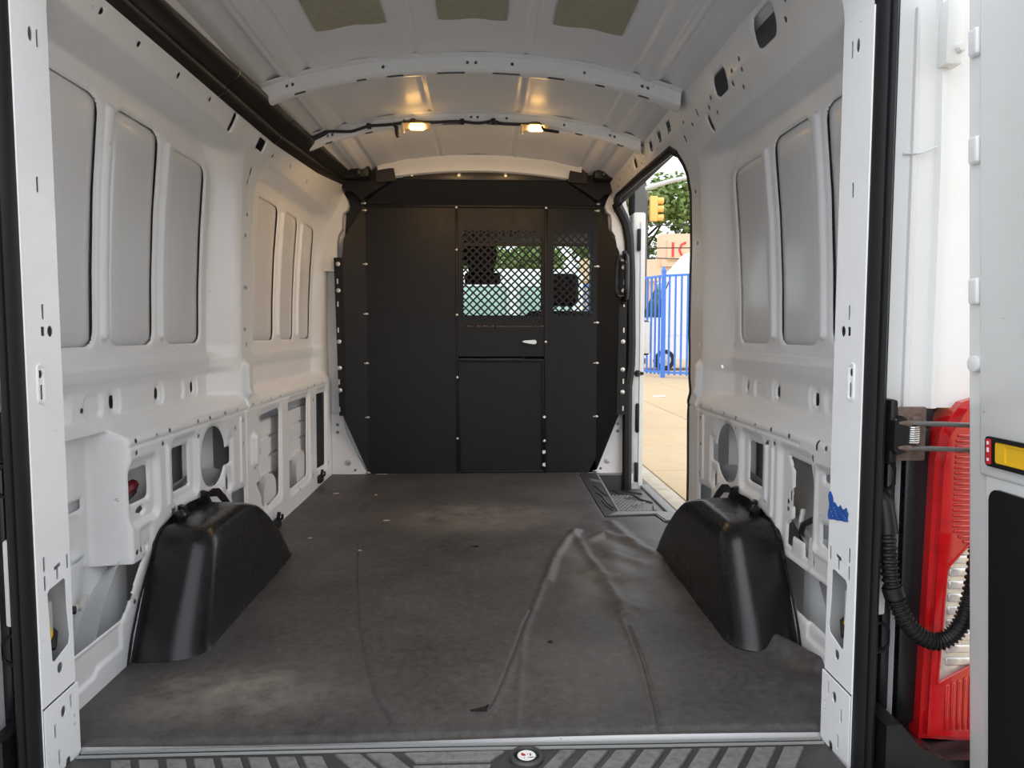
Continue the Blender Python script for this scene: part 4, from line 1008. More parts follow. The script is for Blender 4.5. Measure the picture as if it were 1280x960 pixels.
# black roof-corner brackets
for s, lab in ((-1, 'black plastic roof corner bracket at the end of the roof duct'), (1, 'black plastic roof corner bracket above the sliding door')):
    dx = 0.0 if s < 0 else 0.055
    t = thing('corner_bracket', lab, 'bracket', (s*0.7, 4.25, 1.68), 'roof corner brackets')
    obj('bracket_face', MB().prism([(0.475,1.715),(0.475,1.770),(0.56,1.772),(0.60,1.80),(0.64,1.81),(0.68,1.80),(0.75,1.80),(0.79,1.76),(0.79,1.69),(0.765,1.66),(0.70,1.64),(0.66,1.60),(0.60,1.64)], [], lambda u, v, w: (s*(u+dx*0.6), w, v), 4.27, 4.365), 'trim', t, smooth=None)
    obj('bracket_back', MB().prism([(0.60,1.72),(0.765,1.70),(0.772,1.60),(0.765,1.52),(0.775,1.40),(0.785,1.30),(0.66,1.30)], [], lambda u, v, w: (s*u, w, v), 4.378, 4.392), 'trim', t, smooth=None)
    obj('bracket_box', MB().rbox(min(s*(0.60+dx),s*(0.735+dx)), max(s*(0.60+dx),s*(0.735+dx)), 4.17, 4.30, 1.705, 1.785, 0.012), 'trim', t)
    obj('bracket_lug', MB().rbox(min(s*(0.645+dx),s*(0.675+dx)), max(s*(0.645+dx),s*(0.675+dx)), 4.15, 4.20, 1.715, 1.765, 0.006), 'plastic', t)
    obj('bracket_flap', MB().prism([(0.46,1.70),(0.47,1.768),(0.575,1.772),(0.57,1.69)], [], lambda u, v, w: (s*(u+dx), w, v), 4.235, 4.262), 'duct', t, smooth=None)

# ------------------------------------------------------------------ partition
pt = thing('partition', 'black steel bulkhead partition with diamond mesh windows and a centre door', 'partition', (0.02, 4.38, 0.0))
YP = 4.372
fy = lambda u, v, w: (u, YP+w, v)
def plate(name, outer, holes=(), w0=0.0, w1=0.010, m_='partition', parent=pt): return obj(name, MB().prism(outer, list(holes), fy, w0, w1), m_, parent, smooth=None)
def rect(x0, x1, z0, z1): return [(x0,z0),(x1,z0),(x1,z1),(x0,z1)]
def fold(name, x0, x1, z0, z1, holes=(), w0=0.0, d=0.012):
    o = plate(name, rect(x0, x1, z0, z1), holes, w0, w0+0.004)
    return o
fold('solid_panel', -0.655, -0.131, 0.004, 1.578)
fold('lower_door_panel', -0.122, 0.396, 0.012, 0.672, w0=0.010)
up = fold('upper_door_panel', -0.122, 0.396, 0.884, 1.574, [rect(-0.086, 0.370, 0.948, 1.437)], w0=0.004)
fold('latch_panel', -0.122, 0.396, 0.705, 0.880, w0=0.002)
rp = fold('mesh_panel', 0.410, 0.706, 0.004, 1.578, [rect(0.446, 0.677, 0.948, 1.437)])
# posts and door frame rails
for (x0, x1) in ((-0.131,-0.118), (0.392,0.410)): obj('post', MB().rbox(x0, x1, YP-0.008, YP+0.025, 0.0, 1.585, 0.003), 'partition', pt)
obj('door_rail', MB().rbox(-0.116, 0.390, YP-0.003, YP+0.02, 0.672, 0.690, 0.004), 'partition', pt)
obj('door_rail', MB().rbox(-0.116, 0.390, YP-0.004, YP+0.02, 0.004, 0.022, 0.004), 'partition', pt)
for (x0, x1) in ((-0.118,-0.106), (0.380,0.392)): obj('door_stile', MB().rbox(x0, x1, YP-0.002, YP+0.02, 0.004, 0.690, 0.003), 'partition', pt)
obj('top_rail', MB().rbox(-0.655, 0.706, YP-0.010, YP+0.02, 1.574, 1.592, 0.004), 'partition', pt)
# rusty bare edge above the latch panel
re = MB()
rnd = random.Random(4)
for k in range(26):
    x = -0.105+0.019*k+rnd.uniform(-0.004,0.004); w_ = rnd.uniform(0.008,0.022)
    re.box(x, x+w_, YP-0.0005, YP+0.003, 0.880, 0.880+rnd.uniform(0.003,0.008))
obj('rust_edge', re, 'rust', pt, smooth=None)
# mesh: diagonal flat bars, clipped to the window
def diamond_mesh(x0, x1, z0, z1, pitch, wd, name):
    m_ = MB(); p = pitch*math.sqrt(2)
    # work in the window frame; family a: x+z=c, family b: x-z=c
    def clip_seg(c, sgn):
        # z = sgn*(c-x)
        pts = []
        for x in (x0, x1):
            z = sgn*(c-x)
            if z0-1e-9 <= z <= z1+1e-9: pts.append((x, z))
        for z in (z0, z1):
            x = c-sgn*z
            if x0 < x < x1: pts.append((x, z))
        pts = sorted(set((round(a, 6), round(b, 6)) for a, b in pts))
        return (pts[0], pts[-1]) if len(pts) >= 2 else None
    for sgn in (1, -1):
        lo = min(x+sgn*z for x in (x0,x1) for z in (z0,z1)); hi = max(x+sgn*z for x in (x0,x1) for z in (z0,z1))
        c = lo + pitch/2
        while c < hi:
            sg = clip_seg(c, sgn)
            if sg and math.hypot(sg[1][0]-sg[0][0], sg[1][1]-sg[0][1]) > 0.01:
                a, b = sg; dx, dz = b[0]-a[0], b[1]-a[1]; l = math.hypot(dx, dz); nx, nz = -dz/l*wd/2, dx/l*wd/2
                off = 0.0 if sgn > 0 else 0.0012
                q = [(a[0]+nx,a[1]+nz),(a[0]-nx,a[1]-nz),(b[0]-nx,b[1]-nz),(b[0]+nx,b[1]+nz)]
                m_.add([fy(u, v, 0.004+off) for u, v in q]+[fy(u, v, 0.0065+off) for u, v in q], [(0,1,2,3),(7,6,5,4),(0,4,5,1),(1,5,6,2),(2,6,7,3),(3,7,4,0)])
            c += pitch
    return obj(name, m_, 'partition', pt, smooth=None)
diamond_mesh(-0.092, 0.376, 0.942, 1.443, 0.0448, 0.0095, 'diamond_mesh')
diamond_mesh(0.440, 0.683, 0.942, 1.443, 0.0448, 0.0095, 'diamond_mesh')
# solid band between the top mesh row and the rest
for (x0, x1) in ((-0.09,0.374), (0.442,0.681)): obj('mesh_band', MB().box(x0, x1, YP+0.001, YP+0.004, 1.352, 1.372), 'partition', pt, smooth=None)
# latch lever
lv_ = obj('latch_plate', MB().prism(rrect(0.300,0.790,0.10,0.028,0.012), [], fy, -0.003, 0.004), 'partition', pt)
obj('latch_lever', MB().prism([(0.258,0.793),(0.275,0.799),(0.335,0.803),(0.345,0.795),(0.344,0.783),(0.334,0.777),(0.305,0.780),(0.272,0.787)], [], fy, -0.022, -0.008), 'steel', lv_, smooth=None)
obj('latch_pivot', MB().lathe([(0.009,-0.012),(0.009,0.004)], (0.330,YP,0.790), 'y', 12), 'steel', lv_)
# upper sloped panel and top bar
obj('upper_slope_panel', MB().prism([(-0.652,1.590),(0.704,1.590),(0.560,1.722),(-0.500,1.722)], [], lambda u, v, w: (u, YP-0.01-(v-1.59)*0.42+w, v), 0.0, 0.005), 'partition', pt, smooth=None)
tb = obj('top_bar', MB().rbox(-0.425, 0.505, 4.288, 4.300, 1.716, 1.770, 0.003), 'duct', pt)
# wings and bolted flanges
for s, pts, fx in ((-1, [(-0.655,0.006),(-0.655,1.592),(-0.770,1.385),(-0.780,1.28),(-0.788,0.362)], (-0.826,-0.778)), (1, [(0.706,0.006),(0.706,1.590),(0.822,1.32),(0.832,1.26),(0.828,0.355)], (0.826,0.872))):
    def wf(u, v, w, s=s): return (u, YP-(abs(u-(-0.655 if s < 0 else 0.706))*0.55)+w, v)
    obj('wing_panel', MB().prism(pts, [], wf, 0.0, 0.005), 'partition', pt, smooth=None)
    fl_ = obj('wing_flange', MB().prism([(fx[0],1.275 if s < 0 else 1.26),(fx[1],1.275 if s < 0 else 1.26),(fx[1]-0.006*s,0.362),(fx[0]+(0.018 if s < 0 else -0.010),0.362)], [], lambda u, v, w: (u, 4.296+w, v), 0.0, 0.006), 'partition', pt, smooth=None)
    xm = (fx[0]+fx[1])/2
    for z in ((1.239,1.088,0.794,0.641,0.511) if s < 0 else (1.225,1.09,0.793,0.629,0.496)):
        obj('flange_bolt', MB().lathe([(0.013,0.001),(0.013,-0.002),(0.009,-0.003),(0.009,-0.009),(0.006,-0.010)], (xm, 4.296, z), 'y', 10), 'bolt', fl_)
    for z in (1.14, 1.01, 0.86, 0.56, 0.40):
        obj('flange_slot', MB().prism(rrect(xm+0.004*s,z,0.008,0.030,0.0035,3), [], lambda u, v, w: (u, 4.296+w, v), -0.0015, 0.0), 'bolt', fl_, smooth=None)
# seam bolts
sb = None
for (x, zs) in ((-0.655,(1.595,1.555,1.245,0.955,0.665,0.345,0.012)), (-0.125,(1.575,1.33,0.95,0.58,0.215)), (0.400,(1.575,0.79)), (0.706,(1.60,1.560,1.235,0.905,0.665,0.345,0.015))):
    for z in zs:
        m_ = MB().lathe([(0.0075,0.0),(0.0075,-0.006),(0.004,-0.008)], (x, YP-0.006, z), 'y', 8).box(x-(0.020 if abs(x) > 0.5 else 0.004), x+(0.012 if abs(x) > 0.5 else 0.004), YP-0.009, YP-0.004, z-0.003, z+0.003)
        obj('seam_bolt', m_, 'bolt', pt)
for x in (-0.375,-0.105,0.160,0.425): obj('bar_bolt', MB().lathe([(0.011,0),(0.010,-0.006),(0.004,-0.007)], (x, 4.288, 1.744), 'y', 10), 'bolt', tb)
# bare chips along the post foot
ch = MB()
for (z, a) in ((0.342,0.010),(0.20,0.012),(0.132,0.017),(0.055,0.016)):
    c = 0.392+rnd.uniform(-0.004,0.004); pts = [(c+a*math.cos(t)*rnd.uniform(0.4,1), z+a*math.sin(t)*rnd.uniform(0.5,1.3)) for t in [2*math.pi*k/7 for k in range(7)]]
    ch.prism(pts, [], fy, -0.0095, -0.008)
obj('bare_chip', ch, 'paint', pt, smooth=None)
# grab handle
gh = thing('grab_handle', 'black plastic grab handle on the pillar beside the sliding door', 'handle', (0.83, 4.29, 1.16))
obj('grip', MB().tube(smooth_path([(0.852,4.285,1.295),(0.852,4.245,1.285),(0.852,4.225,1.24),(0.852,4.222,1.16),(0.852,4.225,1.09),(0.852,4.245,1.045),(0.852,4.285,1.035)], 6), 0.015, 10), 'plastic', gh)
for z in (1.295, 1.035): obj('mount', MB().rbox(0.836, 0.866, 4.272, 4.298, z-0.025, z+0.025, 0.008), 'plastic', gh)
gh2 = thing('cab_grab_handle', 'black grab handle loop standing against the partition wing', 'handle', (0.80, 4.28, 1.16))
obj('grip', MB().tube(smooth_path([(0.838,4.265,1.285),(0.812,4.255,1.280),(0.798,4.245,1.24),(0.797,4.243,1.16),(0.798,4.245,1.08),(0.812,4.255,1.055),(0.840,4.265,1.052)], 6), 0.010, 10), 'plastic', gh2)

# ------------------------------------------------------------------ cargo lamps and harness
for x, lab in ((-0.259, 'lit amber cargo lamp on the roof beam, beside the hanging wire end'), (0.271, 'lit amber cargo lamp on the roof beam, toward the sliding door')):
    z = roof_z(x)-0.030-0.034
    t = thing('cargo_lamp', lab, 'lamp', (x, 3.385, z), 'cargo lamps on the roof beam')
    obj('lamp_base', MB().rbox(x-0.062, x+0.062, 3.366, 3.392, z-0.012, z+0.020, 0.008), 'amber', t)
    obj('lamp_lens', MB().rbox(x-0.034, x+0.034, 3.350, 3.372, z-0.016, z+0.014, 0.009, 3), 'lens', t)
    obj('lamp_tab', MB().rbox(x-0.070, x-0.058, 3.362, 3.392, z-0.022, z+0.018, 0.004), 'amber', t)
    li = bpy.data.objects.new('lamp_light', bpy.data.lights.new('lamp_light', 'AREA')); C.objects.link(li); li.parent = t
    li.location = (0, -0.03, -0.03); li.data.energy = 2.0; li.data.size = 0.06; li.rotation_euler = (math.radians(28), 0, 0); li.data.color = (1.0, 0.60, 0.26); 
wh = thing('wire_harness', 'black taped wire harness clipped along the lamp beam', 'wire', (0, 3.38, 1.76))
hp = [(-0.751,3.372,1.692),(-0.70,3.375,1.718),(-0.661,3.376,1.738),(-0.61,3.378,1.741),(-0.554,3.378,1.742),(-0.52,3.378,1.752),(-0.475,3.378,1.766),(-0.43,3.378,1.770),(-0.375,3.378,1.774),(-0.32,3.378,1.783),(-0.278,3.378,1.789),(-0.20,3.378,1.785),(-0.12,3.378,1.789),(-0.06,3.378,1.790),(0.0,3.378,1.784),(0.04,3.378,1.787),(0.08,3.378,1.793),(0.115,3.378,1.784),(0.165,3.378,1.781),(0.219,3.374,1.780),(0.275,3.366,1.783),(0.293,3.358,1.770),(0.305,3.352,1.752),(0.346,3.358,1.746),(0.372,3.37,1.746)]
obj('main_run', MB().tube(smooth_path(hp, 4), 0.0068, 8), 'wire', wh)
obj('thick_sleeve', MB().tube(smooth_path(hp[:3], 4), 0.0105, 8), 'wire', wh)
obj('hanging_end', MB().tube(smooth_path([(-0.365,3.376,1.776),(-0.352,3.366,1.758),(-0.350,3.362,1.735),(-0.343,3.362,1.715)], 4), 0.0085, 8), 'wire', wh)
for k in (6, 10, 13, 16): obj('harness_clip', MB().rbox(hp[k][0]-0.010, hp[k][0]+0.010, 3.366, 3.392, hp[k][2]-0.011, hp[k][2]+0.011, 0.004), 'wire', wh)

# ------------------------------------------------------------------ cab in front of the partition
struct('trim_2', MB().box(-0.98, 0.98, 4.47, 6.3, -0.08, -0.02), 'headliner', 'dark cab floor in front of the partition', smooth=None)
cabs = thing('cab_shell', 'van cab roof, overhead shelf and doors seen through the mesh windows', 'cab', (0, 5.3, 0.0))
obj('overhead_shelf', MB().rbox(-0.84, 0.84, 4.55, 5.25, 1.47, 1.56, 0.02), 'headliner', cabs)
obj('cab_roof', MB().grid(5, 8, lambda i, j: (-0.93+1.86*i, 4.40+1.25*j, 1.80-0.22*j*j)), 'headliner', cabs)
obj('shelf_front', MB().rbox(-0.80, 0.80, 5.22, 5.27, 1.46, 1.62, 0.01), 'trim', cabs)
obj('sun_visor', MB().rbox(-0.42, 0.12, 5.24, 5.26, 1.315, 1.47, 0.008), 'headliner', cabs)
obj('visor_label', MB().box(-0.02, 0.10, 5.235, 5.239, 1.425, 1.44), 'yellow', cabs)
for s in (-1, 1):
    obj('windscreen_pillar', MB().tube([(s*0.84,5.27,1.58),(s*0.90,5.75,1.18),(s*0.95,6.1,0.90)], 0.05, 8), 'headliner', cabs)
    obj('cab_door_lower', MB().rbox(s*0.97-0.04, s*0.97+0.04, 4.645, 5.14, -0.3, 0.86, 0.02), 'paint_out', cabs)
    obj('cab_wing_panel', MB().rbox(s*0.97-0.04, s*0.97+0.04, 5.13, 6.0, 0.10, 0.86, 0.02), 'paint_out', cabs)
    obj('cab_door_window_frame', MB().tube([(s*0.95,4.66,0.86),(s*0.90,4.68,1.50),(s*0.88,5.2,1.56),(s*0.93,5.8,1.08),(s*0.96,5.95,0.86)], 0.03, 8), 'trim', cabs)
    obj('cab_door_glass', MB().add([(s*0.95,4.66,0.86),(s*0.90,4.68,1.50),(s*0.88,5.2,1.56),(s*0.93,5.8,1.08),(s*0.96,5.95,0.86)], [(0,1,2,3,4)]), 'glass', cabs, smooth=None)
    obj('cab_side_rear', MB().box(s*0.97-0.03, s*0.97+0.03, 4.44, 4.64, -0.3, 1.75), 'headliner', cabs, smooth=None)
obj('windscreen', MB().add([(-0.84,5.27,1.58),(0.84,5.27,1.58),(0.95,6.1,0.90),(-0.95,6.1,0.90)], [(0,1,2,3)]), 'glass', cabs, smooth=None)
obj('dashboard', MB().rbox(-0.95, 0.95, 5.45, 6.15, 0.35, 0.92, 0.06, 3), 'trim', cabs)
obj('bonnet', MB().rbox(-0.80, 0.80, 6.1, 6.9, -0.2, 0.80, 0.12, 3), 'paint_out', cabs)
mr_ = thing('rear_view_mirror', 'black interior mirror hanging behind the centre mesh window', 'mirror', (0.03, 5.2, 1.18))
obj('mirror_head', MB().rbox(-0.10, 0.150, 5.16, 5.20, 1.180, 1.262, 0.016, 3), 'trim', mr_)
obj('mirror_mount', MB().prism([(-0.07,1.255),(0.10,1.255),(0.13,1.40),(0.10,1.463),(-0.08,1.463),(-0.10,1.40)], [], lambda u, v, w: (u, w, v), 5.18, 5.233), 'trim', mr_)
se = thing('passenger_seat', 'dark grey passenger seat with headrest behind the narrow mesh window', 'seat', (0.52, 5.0, 0.0))
obj('seat_base', MB().rbox(0.30, 0.76, 4.75, 5.30, 0.0, 0.35, 0.04), 'trim', se)
obj('seat_cushion', MB().rbox(0.28, 0.78, 4.80, 5.34, 0.33, 0.50, 0.06, 3), 'fabric', se)
obj('backrest', MB().rbox(0.29, 0.77, 4.70, 4.86, 0.45, 0.985, 0.06, 3), 'fabric', se)
obj('headrest', MB().rbox(0.405, 0.645, 4.72, 4.83, 1.015, 1.225, 0.045, 3), 'fabric', se)
for x in (0.46, 0.59): obj('headrest_post', MB().tube([(x,4.775,0.96),(x,4.775,1.04)], 0.007, 8), 'steel', se)
wm = thing('wing_mirror', 'black door mirror seen past the front pillar', 'mirror', (1.18, 5.3, 0.66))
obj('mirror_shell', MB().rbox(1.06, 1.235, 5.26, 5.36, 0.68, 0.935, 0.03, 3), 'plastic', wm)
obj('mirror_glass', MB().rbox(1.075, 1.222, 5.250, 5.262, 0.695, 0.92, 0.004), 'galv', wm)
obj('mirror_arm', MB().tube([(1.0,5.4,0.80),(1.09,5.33,0.80)], 0.025, 8), 'plastic', wm)
fw = thing('front_wheel', 'black front tyre showing low beside the front pillar', 'wheel', (1.0, 5.45, -0.35))
obj('tyre', MB().lathe([(0.20,-0.10),(0.31,-0.10),(0.335,-0.07),(0.335,0.07),(0.31,0.10),(0.20,0.10)], (0.93,5.5,-0.265), 'x', 28), 'tyre', fw)

# ------------------------------------------------------------------ street outside
GZ = -0.45; RZ = -0.60
rd = MB().box(-60, 1.46, -40, 140, RZ-0.1, RZ); struct('floor_road', rd, 'asphalt', 'grey asphalt road under the van', smooth=None)
sw = struct('floor_sidewalk', MB().box(1.58, 60, -40, 140, GZ-0.15, GZ-0.02), 'kerb', 'tan concrete sidewalk beyond the sliding door', smooth=None)
kb = struct('floor_kerb', MB().rbox(1.44, 1.585, -40, 90, RZ-0.05, GZ, 0.015), 'kerb', 'stone kerb between road and sidewalk')
slab_src = None
for i in range(4):
    for j in range(16):
        x0 = 1.595+1.45*i; y0 = 2.15+1.55*j
        if slab_src is None:
            slab_src = obj('slab', MB().rbox(0.0, 1.437, 0.0, 1.537, -0.06, 0.0, 0.008), 'slab', sw); slab_src.location = (x0, y0, GZ)
        else: stamp(slab_src, sw, (x0, y0, GZ))
obj('far_paving', MB().box(7.4, 60, -40, 140, GZ-0.10, GZ-0.012), 'slab', sw, smooth=None)
obj('far_paving', MB().box(1.595, 7.4, 27, 140, GZ-0.10, GZ-0.012), 'slab', sw, smooth=None)
obj('far_paving', MB().box(1.595, 7.4, -40, 2.13, GZ-0.10, GZ-0.012), 'slab', sw, smooth=None)
lt_ = MB().prism([(-0.12,0.0),(0.02,0.05),(0.16,0.02),(0.10,-0.06),(-0.04,-0.05)], [], lambda u, v, w: (3.52+u, 14.6+v, GZ+w+0.05*max(0,u)), 0.0, 0.02)
tag(obj('paper_scrap', lt_, 'paper', smooth=None), 'crumpled white paper lying on the tan sidewalk', 'litter')
lk = MB().prism([(-0.02,0.0),(0.05,0.03),(0.10,0.0),(0.04,-0.03)], [], lambda u, v, w: (1.18+u, 5.1+v, RZ+w), 0.0, 0.01)
tag(obj('leaf_litter', lk, 'paper', smooth=None), 'small pale scrap lying in the gutter by the kerb', 'litter')

# blue picket fence
FT = 2.50
P0 = Vector((5.10, 20.8, 0)); P1 = Vector((8.2, 18.2, 0)); P2 = Vector((4.15, 23.2, 0)); P3 = Vector((1.9, 29.5, 0))
fe = thing('picket_fence', 'bright blue steel picket fence along the sidewalk', 'fence', (5.1, 20.8, GZ))
def bar(m_, a, b, w, h, z): 
    d = (b-a).normalized(); n = Vector((-d.y, d.x, 0))*w/2
    q = [a+n, a-n, b-n, b+n]
    return m_.add([(p.x,p.y,z) for p in q]+[(p.x,p.y,z+h) for p in q], [(0,1,2,3),(7,6,5,4),(0,4,5,1),(1,5,6,2),(2,6,7,3),(3,7,4,0)])
src = None
for a, b, n in ((P0, P1, 22), (P0, P2, 13), (P2, P3, 26)):
    for z in (GZ+0.12, FT-0.10): obj('rail', bar(MB(), a, b, 0.05, 0.06, z), 'fence', fe, smooth=None)
    for k in range(1, n):
        p = a+(b-a)*k/n
        if src is None:
            src = obj('picket', MB().box(-0.024, 0.024, -0.024, 0.024, 0.0, FT-GZ-0.12), 'fence', fe, smooth=None, origin=(0,0,0)); src.location = Vector((p.x, p.y, GZ+0.08))-wloc(fe)
        else: stamp(src, fe, (p.x, p.y, GZ+0.08))
for p in (P0, P1, P2, P3):
    obj('post', MB().box(p.x-0.055, p.x+0.055, p.y-0.055, p.y+0.055, GZ, FT+0.05), 'fence', fe, smooth=None)
    obj('post_cap', MB().lathe([(0.075,0.0),(0.075,0.03),(0.045,0.09),(0.02,0.15)], (p.x,p.y,FT+0.05), 'z', 10), 'fence', fe)

# white van parked beyond the fence
def parked_van(x0, y0, label, sgn, name='parked_van', l=6.0, h=2.9):
    t = thing(name, label, 'van', (x0, y0, GZ))
    side = [(0,0.45),(0.02,1.05),(0.14,1.45),(0.34,1.75),(0.90,3.05),(1.80,h-0.10),(2.3,h),(l,h),(l+0.1,h-0.3),(l+0.1,0.40),(0.2,0.38)]
    obj('van_body', MB().prism(side, [], lambda u, v, w: (x0+sgn*u, y0+w, GZ+v), 0.0, 2.0), 'paint_out', t, smooth=None)
    obj('windscreen', MB().prism([(0.36,1.80),(0.88,3.00),(0.85,3.01),(0.33,1.81)], [], lambda u, v, w: (x0+sgn*u, y0+w, GZ+v), 0.12, 1.88), 'carglass', t, smooth=None)
    obj('side_window', MB().prism([(0.30,1.78),(0.56,2.42),(0.66,2.42),(0.66,1.78)], [], lambda u, v, w: (x0+sgn*u, y0+w, GZ+v), -0.01, 0.01), 'carglass', t, smooth=None)
    obj('side_line', MB().box(min(x0+sgn*0.5,x0+sgn*l), max(x0+sgn*0.5,x0+sgn*l), y0-0.012, y0+0.0, GZ+1.18, GZ+1.24), 'galv', t, smooth=None)
    obj('side_line', MB().box(min(x0+sgn*2.7,x0+sgn*l), max(x0+sgn*2.7,x0+sgn*l), y0-0.012, y0+0.0, GZ+2.40, GZ+2.44), 'galv', t, smooth=None)
    obj('side_sill', MB().box(min(x0+sgn*1.6,x0+sgn*4.0), max(x0+sgn*1.6,x0+sgn*4.0), y0-0.02, y0+0.0, GZ+0.42, GZ+0.75), 'plastic', t, smooth=None)
    for u in (0.72, 4.6):
        w_ = obj('wheel', MB().lathe([(0.22,-0.02),(0.34,-0.02),(0.36,0.02),(0.36,0.18),(0.30,0.20)], (x0+sgn*u, y0, GZ+0.36), 'y', 24), 'tyre', t)
        obj('hub', MB().lathe([(0.05,-0.05),(0.20,-0.04),(0.22,-0.01)], (x0+sgn*u, y0, GZ+0.36), 'y', 16), 'steel', w_)
    return t
parked_van(5.35, 24.5, 'white cargo van parked behind the blue fence', 1, l=6.0, h=4.15)

# building, sign, trees, signal pole, cables
bd = thing('shop_building', 'low tan stucco building with a red sign behind the white van', 'building', (12, 46, GZ))
obj('front_wall', MB().box(6.0, 30, 46, 52, GZ, 4.9), 'stucco', bd, smooth=None)
obj('wall_band', MB().box(5.9, 30.1, 45.85, 46.0, 4.0, 5.35), 'stucco2', bd, smooth=None)
pa = obj('parapet', MB().box(11.0, 24, 45.6, 47, 4.9, 6.9), 'stucco2', bd, smooth=None)
sg = obj('sign_board', MB().box(12.0, 18.5, 45.45, 45.6, 5.35, 6.45), 'signred', pa, smooth=None)
obj('sign_margin', MB().box(11.3, 12.7, 45.43, 45.6, 5.3, 6.5), 'stucco2', pa, smooth=None)
obj('sign_letter', MB().box(11.55, 11.70, 45.40, 45.43, 5.45, 6.35), 'signred', sg, smooth=None)
obj('sign_letter', MB().tube([(12.42,45.41,6.35),(12.15,45.41,6.2),(12.03,45.41,5.9),(12.15,45.41,5.6),(12.42,45.41,5.45)], 0.07, 6), 'signred', sg)
for k in range(9):
    x = 12.95+0.55*k; obj('sign_letter', MB().box(x, x+0.14, 45.40, 45.46, 5.6, 6.25).box(x, x+0.36, 45.40, 45.46, 6.12, 6.25).box(x, x+0.34, 45.40, 45.46, 5.86, 5.98 if k % 2 else 5.9), 'stucco2', sg, smooth=None)

def tree(x, y, h, rx, rz, n, seed, label, leaf=0.42):
    t = thing('street_tree', label, 'tree', (x, y, GZ), 'trees beyond the fence')
    rnd = random.Random(seed)
    tk = MB().tube([(x,y,GZ-0.1),(x+0.1,y,GZ+h*0.35),(x-0.1,y,GZ+h*0.75)], [0.28,0.22,0.08], 8)
    for k in range(6):
        a = k*1.05+seed; z = GZ+h*(0.35+0.06*k)
        tk.tube([(x+0.05,y,z),(x+rx*0.45*math.cos(a),y+rx*0.45*math.sin(a),z+h*0.18),(x+rx*0.75*math.cos(a),y+rx*0.75*math.sin(a),z+h*0.26)], [0.10,0.06,0.03], 6)
    obj('trunk', tk, 'bark', t)
    m_ = MB(); cl = []
    for k in range(34):
        u = rnd.uniform(-1,1); a = rnd.uniform(0,2*math.pi); r = rnd.uniform(0.35,1)**0.5; q = math.sqrt(1-u*u)
        cl.append((x+rx*0.85*r*q*math.cos(a), y+rx*0.85*r*q*math.sin(a), GZ+h-rz+rz*0.85*r*u, rnd.uniform(0.24,0.40)))
    for k in range(n):
        c = cl[k % len(cl)]; d = Vector((rnd.gauss(0,1), rnd.gauss(0,1), rnd.gauss(0,1))).normalized()*rnd.uniform(0.5,1.0)
        p = Vector((c[0]+d.x*rx*c[3], c[1]+d.y*rx*c[3], c[2]+d.z*rz*c[3]))
        e1 = Vector((rnd.gauss(0,1), rnd.gauss(0,1), rnd.gauss(0,0.6))).normalized(); e2 = e1.cross(Vector((rnd.gauss(0,1), rnd.gauss(0,1), rnd.gauss(0,1)))).normalized()
        s_ = leaf*rnd.uniform(0.6,1.2)
        m_.add([p-e1*s_*0.5, p+e2*s_*0.26, p+e1*s_*0.5, p-e2*s_*0.26], [(0,1,2,3)])
    o = obj('foliage', m_, 'leaf', t, smooth=None, recalc=False); o['kind'] = 'stuff'
tree(12.8, 58, 13.6, 5.8, 5.2, 15000, 1, 'large leafy tree rising over the tan shop building', 0.58)
tree(11.2, 66, 9.2, 3.4, 3.6, 3200, 2, 'smaller thin-crowned tree beside the grey signal pole', 0.45)
tree(1.4, 50, 8.2, 4.2, 3.0, 4500, 3, 'round tree seen through the windscreen above the parked car', 0.5)
sp_ = thing('signal_pole', 'dark grey traffic signal pole with a pale mast arm', 'pole', (6.55, 30.0, GZ))
obj('pole_shaft', MB().tube([(6.55,30.0,GZ),(6.55,30.0,6.75)], 0.085, 12), 'pole', sp_)
obj('mast_arm', MB().tube([(6.45,30.0,6.60),(7.6,29.8,6.92),(9.6,29.5,7.25)], [0.10,0.09,0.075], 10), 'arm', sp_)
obj('arm_bracket', MB().tube([(6.40,30.05,6.5),(6.8,30.05,6.5)], 0.03, 8), 'arm', sp_)
sgn_ = thing('traffic_signal', 'yellow traffic signal heads hung beside the grey pole', 'traffic light', (6.75, 29.8, 5.3))
obj('signal_box', MB().rbox(6.18, 6.46, 29.75, 30.0, 5.25, 6.45, 0.03), 'signal', sgn_)
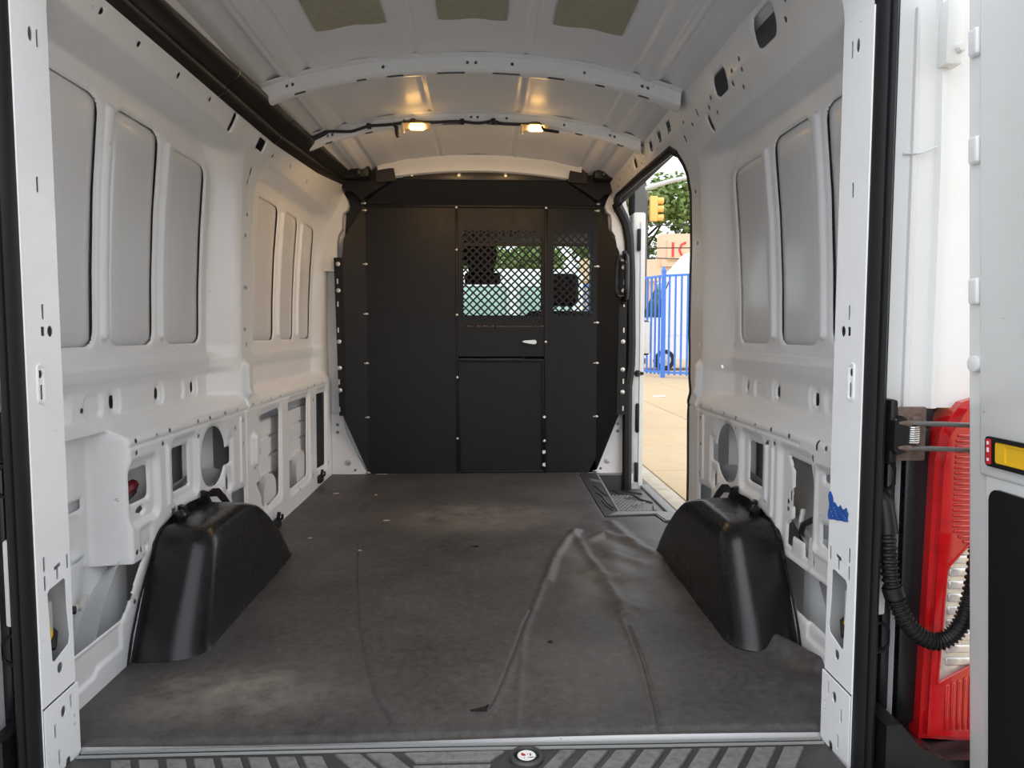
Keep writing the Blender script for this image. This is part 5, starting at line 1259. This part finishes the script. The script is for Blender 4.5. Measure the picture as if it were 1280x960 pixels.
obj('signal_box', MB().rbox(6.70, 7.0, 29.75, 30.0, 5.30, 6.30, 0.03), 'signal', sgn_)
for z in (5.45, 5.80, 6.12): obj('signal_visor', MB().lathe([(0.13,0.0),(0.14,0.24),(0.12,0.24),(0.11,0.0)], (7.0,29.87,z), 'x', 12), 'signal', sgn_)
up_ = thing('cable_support_pole', 'brown wooden pole added out of view to hold the overhead cables', 'pole', (22.0, 34.0, GZ))  # pole added out of view as a support for the cable ends
obj('pole_shaft', MB().tube([(22.0,34.0,GZ),(22.0,34.0,8.5)], [0.16,0.12], 10), 'bark', up_)
obj('crossbar', MB().rbox(21.9, 22.1, 33.4, 34.6, 7.8, 7.95, 0.02), 'bark', up_)
for (z0, z1, lab) in ((5.18,5.6,'topmost black overhead cable crossing in front of the tree'),(4.25,4.9,'middle black overhead cable crossing in front of the tree'),(3.85,3.95,'lowest black overhead cable just above the building wall')):
    tag(obj('overhead_cable', MB().tube([(6.55,30.0,z0),(12.0,31.4,z0+(z1-z0)*0.3),(22.0,34.0,z1)], 0.022, 6), 'wire'), lab, 'cable', 'overhead cables')

# vehicle ahead, seen through the windscreen
va = thing('van_ahead', 'white van with pale green rear windows seen through the mesh', 'van', (0.2, 9.0, RZ))
obj('body', MB().rbox(-1.05, 1.25, 9.0, 13.5, -0.2, 1.62, 0.10, 3), 'paint_out', va)
for (x0, x1) in ((-0.85, 0.30), (0.47, 1.10)): obj('rear_window', MB().rbox(x0, x1, 8.985, 9.01, 0.80, 1.40, 0.03, 3), 'teal', va)
obj('window_divider', MB().rbox(0.335, 0.435, 8.965, 9.01, 0.2, 1.45, 0.01), 'paint_out', va)
obj('rear_bumper', MB().rbox(-1.05, 1.25, 8.85, 9.05, -0.3, -0.02, 0.04), 'plastic', va)
for x in (-0.85, 1.05): obj('wheel', MB().lathe([(0.2,-0.1),(0.33,-0.1),(0.35,-0.06),(0.35,0.06),(0.33,0.1)], (x, 9.9, RZ+0.35), 'x', 24), 'tyre', va)
